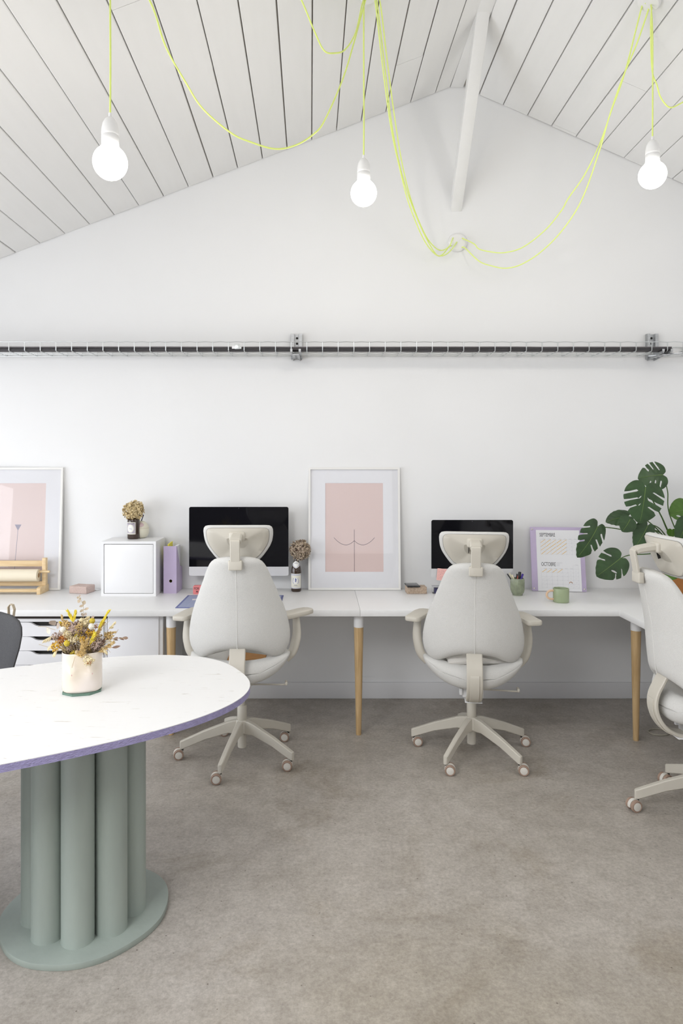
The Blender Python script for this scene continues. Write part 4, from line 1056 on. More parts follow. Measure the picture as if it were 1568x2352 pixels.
# squat brown bottle with hydrangea
p = onz(306.5, 1239, CT); D0 = p.y + 0.04
t = thing('brown_bottle', 'short brown glass bottle with a square label on the white cube', 'bottle', (wx(306.5, D0), D0, CT))
BR = 0.0395
obj('bottle_glass', lathe_me('bottle_glass', [(0.034, 0), (0.038, 0.003), (BR, 0.008), (BR, 0.118), (0.036, 0.130), (0.026, 0.140), (0.016, 0.146), (0.015, 0.165), (0.013, 0.165), (0.012, 0.13)], 36), 'brownglass', t)
def curved_patch(name, rad, a0, a1, z0, z1, n=14):
    V, F = [], []
    for k in range(n + 1):
        a = a0 + (a1 - a0) * k / n
        for z in (z0, z1):
            r_ = rad(z) if callable(rad) else rad
            V.append((r_ * math.sin(a), -r_ * math.cos(a), z))
    for k in range(n): F.append([2 * k, 2 * k + 2, 2 * k + 3, 2 * k + 1])
    return mesh(name, V, F, True)
lb = obj('label', curved_patch('label', BR + .0004, R(-62), R(34), 0.032, 0.110), 'label', t)
obj('label_print', curved_patch('label_print', BR + .0008, R(-58), R(30), 0.038, 0.106), 'labelmauve', lb)
def oval_patch(name, rad, ac, aw, zc, zh, n=28):
    V = [(rad * math.sin(ac), -rad * math.cos(ac), zc)]; F = []
    for ring in (0.5, 1.0):
        for k in range(n):
            a = ac + aw * ring * math.cos(2 * PI * k / n); V.append((rad * math.sin(a), -rad * math.cos(a), zc + zh * ring * math.sin(2 * PI * k / n)))
    for k in range(n): F.append([0, 1 + k, 1 + (k + 1) % n]); F.append([1 + k, 1 + n + k, 1 + n + (k + 1) % n, 1 + (k + 1) % n])
    return mesh(name, V, F, True)
obj('label_oval', oval_patch('label_oval', BR + .0012, R(-14), R(33), 0.070, 0.026), 'label', lb)
obj('label_emblem', oval_patch('label_emblem', BR + .0016, R(-14), R(27), 0.070, 0.020), 'labelwhite', lb)
for k in range(6):
    obj('emblem_mark', oval_patch('emblem_mark', BR + .0019, R(-24 + 4.5 * k), R(1.8), 0.068 + 0.004 * math.sin(k * 2.1), 0.004 if k % 2 else 0.0025, 8), 'inkgrey', lb)
for k in range(9):
    obj('letter_mark', curved_patch('letter_mark', BR + .0012, R(-48 + 8 * k), R(-44 + 8 * k), 0.0985, 0.1035, 2), 'ink', lb)
def hydrangea(label, px, py, D, rad, m, bottom, seed, n=420, dark=None, sx=0.0):
    c = at(px, py, D); rg = random.Random(seed)
    t = thing('dried_hydrangea', label, 'dried flower', (c.x, c.y, bottom), group='dried hydrangea heads')
    hz = c.z - bottom
    petals_head('flower_head', (0, 0, hz), rad, n, rad * .27, rad * .26, m, t, squash=.96, rg=rg, out_bias=1.0)
    bm = bmesh.new(); bmesh.ops.create_icosphere(bm, subdivisions=2, radius=rad * .66)
    obj('flower_core', bm_mesh('flower_core', bm, True), dark or 'brownleaf', t, (0, 0, hz))
    obj('stem', tube_me('stem', [(sx, 0, 0.0), (sx * .6 + .002, 0, hz * .5), (0, 0, hz)], 0.003, 8), 'drystem', t)
hydrangea('beige dried hydrangea head in the short brown bottle', 306.5, 1173, D0, 0.064, 'petal', CT + 0.01, 3, 800, 'petal')
# round cream jar behind
p = onz(324, 1234, CT); D1 = p.y + 0.0
D1 = min(D1, DW - 0.075)
t = thing('round_jar', 'round cream ceramic jar with a pink patch, behind the brown bottle', 'jar', (wx(323, D1), D1, CT))
jp = [(0.024, 0), (0.036, 0.004), (0.046, 0.016), (0.052, 0.034), (0.054, 0.052), (0.052, 0.070), (0.046, 0.088), (0.036, 0.101), (0.022, 0.110), (0.008, 0.113), (0.0, 0.113)]
obj('jar_body', lathe_me('jar_body', jp, 40), 'creampot', t)
obj('lid_line', lathe_me('lid_line', [(0.0520, .0655), (0.0532, .0665), (0.0520, .0675)], 40), 'drystem', t)
V, F = [], []
for i in range(7):
    for k in range(24):
        u = i / 6; a = 2 * PI * k / 24
        az = R(8) + R(34) * u * math.cos(a); el = R(38) + R(18) * u * math.sin(a)
        rr_ = lerp([(0.052, .0542), (0.07, .0522), (0.088, .0463), (0.101, .0363), (0.110, .0225), (0.113, 0.008)], 0.054 + 0.060 * math.sin(el)) + 0.0008
        V.append((rr_ * math.sin(az), -rr_ * math.cos(az), 0.054 + 0.060 * math.sin(el)))
for i in range(6):
    for k in range(24): F.append([i * 24 + k, i * 24 + (k + 1) % 24, (i + 1) * 24 + (k + 1) % 24, (i + 1) * 24 + k])
obj('pink_patch', mesh('pink_patch', V, F, True), 'pinkpatch', t)
obj('stalk', tube_me('stalk', [(0.004, 0, 0.110), (0.010, 0, 0.128), (0.018, 0, 0.152)], [0.004, 0.003, 0.0042], 10), 'navy', t)

# magazine file
p = onz(390, 1363, DESK)
FWD = 30.0 * p.y / FPX
t = thing('magazine_file', 'lilac magazine file with a finger hole beside the white cube cabinet', 'magazine file', (wx(390.3, p.y), p.y, DESK), (0, 0, R(-1)))
FH_, FD_ = 0.303, 0.165
side = [(0, 0), (FD_, 0), (FD_, 0.15), (0.10, 0.165), (0.012, FH_), (0, FH_)]
for s in (-1, 1): obj('side_panel', prism_me('side_panel', side, s * FWD / 2 - s * .0025, s * FWD / 2, 'x'), 'lilac', t)
def front_hole():
    hole = [(0.010 * math.cos(2 * PI * k / 20) + 0.004, 0.079 + 0.010 * math.sin(2 * PI * k / 20)) for k in range(20)]
    W = FWD / 2 - .0025
    outer = [(-W, 0), (W, 0), (W, FH_), (-W, FH_)]
    allp = outer + hole; ed = [(i, (i + 1) % 4) for i in range(4)] + [(4 + i, 4 + (i + 1) % 20) for i in range(20)]
    r_ = delaunay_2d_cdt([Vector(q) for q in allp], ed, [], 0, 1e-6)
    V, F = [], []
    for fc in r_[2]:
        cx_ = sum(r_[0][i].x for i in fc) / 3; cz_ = sum(r_[0][i].y for i in fc) / 3
        if (cx_ - 0.004) ** 2 + (cz_ - 0.079) ** 2 < 0.0098 ** 2: continue
        F.append(list(fc))
    V = [(q.x, 0, q.y) for q in r_[0]]
    return mesh('front_panel', V, F)
o = obj('front_panel', front_hole(), 'lilac', t, (0, 0.001, 0)); md = o.modifiers.new('thickness', 'SOLIDIFY'); md.thickness = 0.0025
obj('bottom_panel', box_me('bottom_panel', (0, FD_ / 2, .0015), (FWD - .006, FD_ - .006, .003)), 'lilac', t)
obj('back_panel', box_me('back_panel', (0, FD_ - .0015, .075), (FWD - .006, .003, .15)), 'lilac', t)
o = obj('paper_stack', prism_me('paper_stack', [(0.012, 0.004), (0.150, 0.004), (0.150, 0.298), (0.012, 0.298)], 0.018, 0.036, 'x'), 'paper', None, (wx(390.3, p.y), p.y, DESK)); tag(o, 'white papers standing in the lilac magazine file', 'papers')
o = obj('yellow_folder', prism_me('yellow_folder', [(0.014, 0.004), (0.148, 0.004), (0.148, 0.318), (0.03, 0.312)], -0.022, -0.014, 'x'), 'yellowpaper', None, (wx(390.3, p.y), p.y, DESK), (0, R(0), 0)); tag(o, 'yellow folder sticking out of the lilac magazine file', 'folder')

# ================================================================== monitors
def rrect(w_, h_, r_, n=6):
    out_ = []
    for (cx_, cz_, a0) in ((w_ / 2 - r_, h_ - r_, 0), (-w_ / 2 + r_, h_ - r_, 90), (-w_ / 2 + r_, r_, 180), (w_ / 2 - r_, r_, 270)):
        for k in range(n + 1):
            a = R(a0 + 90 * k / n); out_.append((cx_ + r_ * math.cos(a), cz_ + r_ * math.sin(a)))
    return out_
def monitor(label, x0, x1, ytop, ybot, ychin, D, rz=0):
    W = (x1 - x0) * D / FPX; zt, zb, zc = wz(ytop, D), wz(ybot, D), wz(ychin, D)
    hh = zt - zb
    t = thing('desktop_computer', label, 'computer', (wx((x0 + x1) / 2, D), D, DESK), (0, 0, rz), 'all-in-one computers on the desk')
    # body with a bulged rear
    rings = []
    for (y, s) in ((0.0, 1), (0.005, 1), (0.012, .96), (0.022, .8), (0.030, .55), (0.034, .2)):
        rings.append([(x * s, y, (zb - DESK) + hh / 2 + (z - hh / 2) * s) for x, z in rrect(W, hh, 0.014)])
    b = obj('housing', loft_me('housing', rings), 'alu', t)
    gh = zt - zc
    obj('screen', prism_me('screen', [(x, z + zc - DESK) for x, z in [(W / 2 - .0006, 0.0), (W / 2 - .0006, gh - .012)] + [(W / 2 - .0126 + .012 * math.cos(R(90 * k / 6)), gh - .0126 + .012 * math.sin(R(90 * k / 6))) for k in range(7)] + [(-W / 2 + .0126 + .012 * math.cos(R(90 + 90 * k / 6)), gh - .0126 + .012 * math.sin(R(90 + 90 * k / 6))) for k in range(7)] + [(-W / 2 + .0006, 0.0)]], -0.0016, 0.0, 'y'), 'screen', b)
    obj('camera_dot', oval_patch('camera_dot', 0.0019, 0, R(30), 0, 0.0012, 10), 'gridline', b, (0, 0, zt - DESK - 0.009))
    # stand
    path = [(0.030, zb - DESK + 0.14), (0.060, zb - DESK + 0.09), (0.085, 0.06), (0.095, 0.02), (0.088, 0.007), (0.06, 0.0045), (-0.06, 0.0045), (-0.075, 0.0045)]
    q = spline([(a, b_, 0) for a, b_ in path], 4)
    obj('stand', sweep_rect_me('stand', [(v_.x, max(v_.y, 0.0045)) for v_ in q], W * 0.30, 0.008), 'alu', t)
    return t
mon1 = monitor('large all-in-one computer with black screen behind the left office chair', 434, 662.5, 1164, 1322.5, 1301.5, 4.45)
mon2 = monitor('smaller all-in-one computer with a pink note on it, behind the middle office chair', 990, 1178, 1194, 1327, 1306, 4.38)
# sticky note on the chin of the smaller one
D = 4.376
t = thing('sticky_note', 'pink handwritten sticky note on the frame of the smaller computer', 'note', at(1004.5, 1305, D), (R(-4), R(6), 0))
nw_ = 0.082
obj('note_paper', prism_me('note_paper', [(0, 0), (nw_, 0), (nw_, -nw_ * .92), (0, -nw_ * .92)], -0.0006, 0, 'y'), 'sticky', t)
sg = []; rg = random.Random(4)
for k in range(7):
    x = 0.006
    while x < nw_ - 0.012:
        l = rg.uniform(0.004, 0.013); sg.append((x, -0.010 - 0.0095 * k + rg.uniform(-.001, .001), x + l, -0.010 - 0.0095 * k + rg.uniform(-.001, .001))); x += l + rg.uniform(.002, .005)
obj('handwriting', strips_me('handwriting', sg, 0.0010, -0.0008), 'ink', t)

# tall beer bottle with brown hydrangea
p = onz(680, 1360, DESK); D2 = p.y + 0.034
t = thing('beer_bottle', 'tall dark brown bottle with white and blue label beside the framed print', 'bottle', (wx(680, D2), D2, DESK))
br = 0.0335
BPF = [(0.028, 0), (0.0325, 0.004), (br, 0.012), (br, 0.128), (0.0325, 0.140), (0.0285, 0.158), (0.0215, 0.180), (0.0150, 0.200), (0.0132, 0.212), (0.0132, 0.216), (0.0142, 0.218), (0.0142, 0.226), (0.0105, 0.228), (0.009, 0.20)]
obj('bottle_glass', lathe_me('bottle_glass', BPF, 36), 'brownglass', t)
lb = obj('label', curved_patch('label', br + .0005, R(-72), R(68), 0.022, 0.118, 20), 'labelwhite', t)
for (z0, z1) in ((0.0245, 0.026), (0.110, 0.1125)): obj('label_rule', curved_patch('label_rule', br + .0009, R(-66), R(62), z0, z1), 'blue', lb)
obj('label_panel', curved_patch('label_panel', br + .0008, R(-62), R(58), 0.030, 0.107), 'label', lb)
obj('label_roundel', oval_patch('label_roundel', br + .0011, R(-4), R(38), 0.074, 0.021), 'labelwhite', lb)
for (ac, aw, zc_, zh) in ((-4, 3.4, 0.0885, 0.0022), (-4, 5.5, 0.0815, 0.0055), (-7, 2.6, 0.0705, 0.0065), (-1, 2.6, 0.0705, 0.0065), (3, 2.2, 0.080, 0.004)):
    obj('figure_mark', oval_patch('figure_mark', br + .0015, R(ac), R(aw), zc_, zh, 12), 'blue', lb)
for sg_ in (-1, 1):
    for k in range(6):
        a = R(-60 + 24 * k); obj('wreath_mark', oval_patch('wreath_mark', br + .0015, R(-4 + sg_ * 32 * math.cos(a * .75)), R(3.4), 0.072 + 0.017 * math.sin(a), 0.0022, 8), 'blue', lb)
lt = text_me('label_text', 'Helles', 0.0085, 1.0, 0.0001, 'CENTER')
for v_ in lt.vertices:
    a = v_.co.x / br + R(-4); v_.co = Vector(((br + .0014) * math.sin(a), -(br + .0014) * math.cos(a), v_.co.z + 0.0415))
obj('label_text', lt, 'blue', lb)
for k in range(3): obj('small_text', curved_patch('small_text', br + .0012, R(-44 + 8 * k), R(36 - 8 * k), 0.0345 + k * .0022 - .001, 0.0350 + k * .0022 - .001), 'gridline', lb)
def neckr(z): return lerp([(0.14, .0325), (0.158, .0285), (0.18, .0215), (0.20, .0150), (0.212, .0132)], z) + 0.0008
V, F = [], []
n = 16
for k in range(n + 1):
    u = -1 + 2 * k / n
    z0 = 0.152 + 0.022 * abs(u); z1 = 0.199 - 0.016 * abs(u) ** 1.6
    for j in range(5):
        z = z0 + (z1 - z0) * j / 4; r_ = neckr(z); a = u * R(76); V.append((r_ * math.sin(a), -r_ * math.cos(a), z))
for k in range(n):
    for j in range(4): F.append([5 * k + j, 5 * (k + 1) + j, 5 * (k + 1) + j + 1, 5 * k + j + 1])
nl = obj('neck_label', mesh('neck_label', V, F, True), 'labelwhite', t)
for s in (-1, 1):
    pts = []
    for k in range(7):
        u = s * k / 6; z = 0.157 + 0.022 * abs(u); r_ = neckr(z) + .0005; a = u * R(70); pts.append((r_ * math.sin(a), -r_ * math.cos(a), z))
    obj('neck_rule', tube_me('neck_rule', pts, 0.0007, 5), 'blue', nl)
for k in range(5):
    z = 0.186; r_ = neckr(z) + .0006; obj('neck_mark', oval_patch('neck_mark', r_, R(-24 + 12 * k), R(5), z, 0.004 if k == 2 else 0.0025, 8), 'inkgrey', nl)
hydrangea('dark brown dried hydrangea head in the tall beer bottle', 689, 1263, D2, 0.064, 'petalbrown', DESK + 0.19, 5, 900, 'brownleaf', -0.024)

# ================================================================== small things on the desk
p = onz(443, 1365, DESK)
t = thing('coral_card_box', 'small coral red box with black lettering, left of the large computer stand', 'box', (p.x + 0.036, p.y, DESK), (0, 0, 0))
obj('box_body', prism_me('box_body', rrect(0.072, 0.055, 0.009), 0, 0.03, 'y', 0.0015), 'coral', t)
for (s, x, z) in (('FOR', -0.030, 0.030), ('M', -0.017, 0.008)):
    obj('lettering', text_me('lettering', s, 0.0215, 0.82, 0.0002), 'inkblack', t, (x, -0.0006, z))
m0 = onz(400, 1397, DESK); m1 = onz(434, 1368, DESK)
mw, mdp = 0.605, m1.y - m0.y
t = thing('cutting_mat', 'blue gridded cutting mat on the desk under the left chair headrest', 'cutting mat', (-0.835, m0.y, DESK))
obj('mat_sheet', prism_me('mat_sheet', [(0, 0), (mw, 0), (mw, mdp), (0, mdp)], 0, 0.003, 'z', 0.0008), 'matedge', t)
obj('mat_field', box_me('mat_field', (mw / 2, mdp / 2, 0.0032), (mw - 0.026, mdp - 0.026, 0.0006)), 'mat', t)
V, F = [], []
def flat_strip(x0, y0, x1, y1, w_):
    d = Vector((x1 - x0, y1 - y0)); n_ = Vector((-d.y, d.x)).normalized() * w_ / 2; o_ = len(V)
    V.extend([(x0 + n_.x, y0 + n_.y, .0037), (x1 + n_.x, y1 + n_.y, .0037), (x1 - n_.x, y1 - n_.y, .0037), (x0 - n_.x, y0 - n_.y, .0037)]); F.append([o_, o_ + 1, o_ + 2, o_ + 3])
for k in range(1, 58): flat_strip(0.013 + 0.01 * k, 0.014, 0.013 + 0.01 * k, mdp - .014, 0.0016 if k % 5 == 0 else 0.0007)
for k in range(1, 36): flat_strip(0.014, 0.013 + 0.01 * k, mw - .014, 0.013 + 0.01 * k, 0.0016 if k % 5 == 0 else 0.0007)
obj('grid_print', mesh('grid_print', V, F), 'matline', t)
p = onz(440, 1379, DESK + .004)
o = obj('metal_ruler', box_me('metal_ruler', (0.12, 0, 0.001), (0.24, 0.034, 0.002)), 'alu', None, (p.x, p.y + .02, DESK + 0.0038), (0, 0, R(11))); tag(o, 'silver metal ruler lying on the blue cutting mat', 'ruler')
p = onz(995, 1364, DESK)
t = thing('clear_box', 'small clear plastic box with dark contents beside the buff brick', 'box', (p.x - 0.005, p.y, DESK), (0, 0, R(-3)))
obj('box_shell', box_me('box_shell', (0.042, 0.03, 0.021), (0.084, 0.06, 0.042), 0.002), 'pane', t)
obj('box_lid', box_me('box_lid', (0.042, 0.03, 0.0435), (0.086, 0.062, 0.004), 0.001), 'clear', t)
obj('box_contents', box_me('box_contents', (0.045, 0.030, 0.018), (0.066, 0.046, 0.034), 0.001), 'navy', t)

# ribbed pen cup
p = onz(1188, 1369, DESK); D3 = p.y + 0.036
t = thing('pen_cup', 'olive green ribbed ceramic cup holding pens', 'pen cup', (wx(1188, D3), D3, DESK))
prof = [(0.030, 0), (0.032, 0.002), (0.032, 0.008), (0.036, 0.013), (0.041, 0.024), (0.0432, 0.04), (0.0435, 0.075), (0.0428, 0.098), (0.040, 0.106), (0.037, 0.107), (0.037, 0.02), (0.005, 0.012)]
v, f = [], []; N = 112
for i, (r_, z) in enumerate(prof):
    for k in range(N):
        a = 2 * PI * k / N; q = r_ + (0.0017 * (abs(math.cos(a * 14)) ** 0.6 - .6) if 3 <= i <= 8 else 0); v.append((q * math.cos(a), q * math.sin(a), z))
for i in range(len(prof) - 1):
    for k in range(N):
        k2 = (k + 1) % N; f.append([i * N + k, i * N + k2, (i + 1) * N + k2, (i + 1) * N + k])
f.append(list(range(N))[::-1]); f.append([(len(prof) - 1) * N + k for k in range(N)])
obj('cup_body', mesh('cup_body', v, f, True), 'cupgreen', t)
def pen(px, py, lean_x, m, r_, lab, capm=None, bx=0.0, by=0.0):
    top = at(px, py, D3); base = Vector((wx(1188, D3) + bx, D3 + by, DESK + 0.022))
    d = top - base; L_ = d.length
    t = thing('pen', lab, 'pen', base, d.to_track_quat('Z', 'Y').to_euler(), 'pens in the ribbed cup')
    obj('barrel', lathe_me('barrel', [(r_ * .3, 0), (r_, 0.012), (r_, L_ * .7), (r_ * 1.02, L_ * .7)], 12), m, t)
    obj('cap', lathe_me('cap', [(r_ * 1.12, L_ * .7), (r_ * 1.12, L_ - .003), (r_ * .8, L_)], 12), capm or m, t)
pen(1164.5, 1318, 0, 'penblack', 0.0030, 'thin black pen leaning left in the ribbed cup', None, 0.012, 0.0)
pen(1169.5, 1316.5, 0, 'pencream', 0.0032, 'cream pencil leaning left in the ribbed cup', None, 0.008, 0.012)
pen(1175, 1320, 0, 'pengreen', 0.0045, 'green pen in the ribbed cup', 'pencream', 0.012, -.012)
pen(1187, 1318, 0, 'penblack', 0.0042, 'black pen leaning right in the ribbed cup', None, -0.012, .01)
pen(1189, 1322, 0, 'penred', 0.0035, 'short red pen in the ribbed cup', None, -.018, -.012)
pen(1193.5, 1313.5, 0, 'penblack', 0.0082, 'thick black marker standing upright in the ribbed cup', None, -0.001, 0.004)
pen(1200.5, 1318, 0, 'penblue', 0.0058, 'violet pen leaning right in the ribbed cup', None, -0.010, -.006)

# calendar board
c0 = onz(1222, 1357.5, DESK); c1 = onz(1347, 1360, DESK)
bw = (c1 - c0).length; ang = math.atan2(c1.y - c0.y, c1.x - c0.x)
t = thing('calendar_board', 'lilac board with two calendar pages, leaning on the wall', 'calendar', ((c0.x + c1.x) / 2, (c0.y + c1.y) / 2, DESK + 0.0018), (R(-11), 0, ang))
bh = 0.418
obj('board', box_me('board', (0, 0.004, bh / 2), (bw, 0.008, bh), 0.001), 'lilac', t)
for (x, z) in ((-1, 0.016), (1, 0.016), (-1, bh - .016), (1, bh - .016)):
    bm = bmesh.new(); bmesh.ops.create_uvsphere(bm, u_segments=14, v_segments=8, radius=0.0055, matrix=Matrix.Diagonal((1, .6, 1, 1)))
    obj('stud', bm_mesh('stud', bm, True), 'chrome', t, (x * (bw / 2 - .013), -0.001, z))
PWD = 0.277
def page(z0, z1, y, title, nrow, ncol_orange, seed, ttl_x, has_small=False):
    pg = obj('calendar_page', box_me('calendar_page', (0.004, y, (z0 + z1) / 2), (PWD, 0.0008, z1 - z0)), 'paper', t)
    yl = y - 0.0007
    x0 = 0.004 - PWD / 2
    ti = text_me('month_title', title, 0.0345, 0.58, 0.0001); obj('month_title', ti, 'inkblack', pg, (x0 + ttl_x, yl, z1 - 0.043))
    gx0, gx1 = x0 + 0.026, x0 + PWD - 0.016; gt = z1 - 0.062; gh_ = 0.0245; cwid = (gx1 - gx0) / 7
    sg = [(gx0 + cwid * k, gt, gx0 + cwid * k, gt - gh_ * nrow) for k in range(8)] + [(gx0, gt - gh_ * k, gx1, gt - gh_ * k) for k in range(nrow + 1)]
    if has_small: sg += [(gx1 - cwid, gt, gx1 - cwid, gt + gh_), (gx1, gt, gx1, gt + gh_), (gx1 - cwid, gt + gh_, gx1, gt + gh_)]
    obj('grid_print', strips_me('grid_print', sg, 0.0007, yl), 'gridline', pg)
    rg = random.Random(seed); og = []; ng = []
    for r_ in range(nrow):
        for k in range(7):
            cx_ = gx0 + cwid * k; cz_ = gt - gh_ * r_
            if (k < 5 and (r_ < ncol_orange[0]) and not (ncol_orange[0] == 1 and k > 3)):
                og.append((cx_ + rg.uniform(.001, .004), cz_ - gh_ + rg.uniform(.001, .003), cx_ + cwid - rg.uniform(0, .004), cz_ - rg.uniform(0, .003), rg.uniform(.0022, .0034)))
            if k >= 5:
                for j in range(5):
                    a0, a1 = R(200 + 28 * j), R(228 + 28 * j); q = .006
                    ng.append((cx_ + cwid / 2 + q * math.cos(a0), cz_ - gh_ * .42 + q * math.sin(a0) * .6, cx_ + cwid / 2 + q * math.cos(a1), cz_ - gh_ * .42 + q * math.sin(a1) * .6))
            elif rg.random() < .4 and r_ >= ncol_orange[0]:
                ng.append((cx_ + .004, cz_ - gh_ + .003, cx_ + cwid - .004, cz_ - .003, .0005))
            ng.append((cx_ + cwid - .004, cz_ - gh_ + .002, cx_ + cwid - .0015, cz_ - gh_ + .002, .0022))
    for k in range(7): ng.append((gx0 + cwid * (k + .45), gt + .003 + (gh_ if has_small and k == 6 else 0), gx0 + cwid * (k + .95), gt + .003 + (gh_ if has_small and k == 6 else 0), .0018))
    if has_small:
        for k, l in enumerate((.036, .020, .019)): ng.append((x0 + ttl_x + .098, z1 - .0225 - .0088 * k, x0 + ttl_x + .098 + l, z1 - .0225 - .0088 * k, .0022))
    obj('orange_strokes', strips_me('orange_strokes', og, 0.003, yl - .0003), 'orange', pg)
    obj('notes', strips_me('notes', ng, 0.0009, yl - .0002), 'gridline', pg)
    if has_small:
        rb_ = []
        for q, in ((.010,), (.0085,)):
            for j in range(8):
                a0, a1 = R(180 * j / 8), R(180 * (j + 1) / 8); cx_, cz_ = gx0 + cwid * 5.45, gt - gh_ * 3.75
                rb_.append((cx_ + q * math.cos(a0), cz_ + q * math.sin(a0), cx_ + q * math.cos(a1), cz_ + q * math.sin(a1)))
        obj('rainbow_doodle', strips_me('rainbow_doodle', rb_, 0.0018, yl - .0003), 'rust', pg)
page(0.200, 0.398, -0.0008, 'SEPTEMBRE', 4, (4,), 1, 0.022)
page(0.000, 0.2055, -0.0022, 'OCTOBRE', 5, (1,), 2, 0.026, True)

# mug
p = onz(1288, 1386, DESK); D4 = p.y + 0.045
t = thing('mug', 'sage green mug with a peach handle on the right-hand desk', 'mug', (wx(1288, D4), D4, DESK))
mr = 0.0465
obj('mug_body', lathe_me('mug_body', [(0.042, 0), (0.0455, 0.002), (mr, 0.006), (mr, 0.080), (mr - .0012, 0.083), (mr - .0035, 0.0835), (mr - .0045, 0.081), (mr - .005, 0.01), (0.005, 0.008)], 44), 'muggreen', t)
hp = [(-mr + .003, 0, 0.068)] + [(-mr - 0.010 - 0.030 * math.sin(a), 0, 0.043 + 0.0255 * math.cos(a)) for a in [PI * k / 12 for k in range(13)]] + [(-mr + .003, 0, 0.018)]
obj('handle', tube_me('handle', spline(hp, 2), 0.0066, 12), 'peach', t)['label'] = 'peach handle'

# cable on the desk by the cube
o = obj('desk_cable', tube_me('desk_cable', spline([(wx(200, 4.5), 4.50, DESK + .003), (wx(215, 4.5), 4.49, DESK + .003), (wx(224, 4.48), 4.48, DESK + .003), (wx(236, 4.545), 4.553, DESK + .003)], 6), 0.003, 8), 'whitemetal'); tag(o, 'white cable lying on the desk between brick and white cube', 'cable')

# ================================================================== monstera in a terracotta pot
PC = Vector((2.285, 4.115 + 0.135, DESK))
t = thing('terracotta_pot', 'terracotta plant pot in the right-hand corner of the desk', 'plant pot', PC)
obj('pot_body', lathe_me('pot_body', [(0.098, 0.012), (0.104, 0.015), (0.130, 0.10), (0.141, 0.150), (0.146, 0.152), (0.150, 0.155), (0.152, 0.195), (0.149, 0.198), (0.140, 0.197), (0.137, 0.165), (0.10, 0.160)], 48), 'terracotta', t)
o = obj('saucer', lathe_me('saucer', [(0.105, 0), (0.126, 0.002), (0.134, 0.024), (0.131, 0.026), (0.122, 0.010), (0.09, 0.0085)], 48), 'terracotta', None, PC); tag(o, 'terracotta saucer under the plant pot', 'saucer')
mo = thing('monstera_plant', 'monstera plant with split dark green leaves in the terracotta pot', 'plant', PC + Vector((0, 0, 0.155)))
MO = PC + Vector((0, 0, 0.155))
obj('soil', lathe_me('soil', [(0.130, 0.0), (0.13, 0.012), (0.06, 0.018), (0, 0.018)], 32), 'soil', mo)['kind'] = 'stuff'
def in_poly(p, poly):
    c = False; j = len(poly) - 1
    for i in range(len(poly)):
        if ((poly[i][1] > p[1]) != (poly[j][1] > p[1])) and p[0] < (poly[j][0] - poly[i][0]) * (p[1] - poly[i][1]) / (poly[j][1] - poly[i][1]) + poly[i][0]: c = not c
        j = i
    return c
rl = random.Random(5)
def leaf_outline(kind, asym=0.0):
    """unit leaf: base notch at (0,0), tip at (0,1), half-width about .5"""
    half = [(0.0, 0.0), (0.03, -0.06), (0.10, -0.145), (0.20, -0.165), (0.31, -0.12), (0.41, -0.01), (0.47, 0.12), (0.49, 0.26), (0.475, 0.40), (0.43, 0.54), (0.35, 0.69), (0.24, 0.83), (0.11, 0.945), (0.0, 1.0)]
    cuts = {'heart': [], 'split': [(0.22, 0.15 + rl.uniform(-.03, .05)), (0.43, 0.13 + rl.uniform(-.03, .05)), (0.63, 0.12 + rl.uniform(-.02, .05))], 'few': [(0.30, 0.16), (0.56, 0.18)]}[kind]
    sm = [(q.x, q.y) for q in spline([(x, y, 0) for x, y in half], 6)]
    def side_(s):
        pts = []; skip = None
        for (x, y) in sm:
            incut = None
            for ci, (cy, dep) in enumerate(cuts):
                if x > 0.12 and y > 0.05 and abs(y - (cy + 0.02)) < 0.040: incut = (ci, cy, dep)
            if incut:
                if skip != incut[0]:
                    skip = incut[0]; cy = incut[1]
                    inner = (incut[2] if kind == 'split' else incut[2] + 0.06) + rl.uniform(-.02, .04)
                    tx, ty = inner, cy - 0.16 + 0.06
                    g_ = rl.uniform(.7, 1.5); pts += [(x, y), (x * 0.6 + tx * .4, (cy - .006) * .6 + ty * .4 - .002), (tx + .04, ty - .016 * g_), (tx, ty + .004), (tx + .03, ty + .026 * g_), (x * 0.6 + tx * .4, (cy + .044) * .6 + ty * .40 + .012 * g_)]
                continue
            skip = None; pts.append((x, y))
        return [(x * s, y) for x, y in pts]
    r_ = side_(1); l_ = side_(-1)
    return dedupe(r_ + l_[::-1][1:-1])
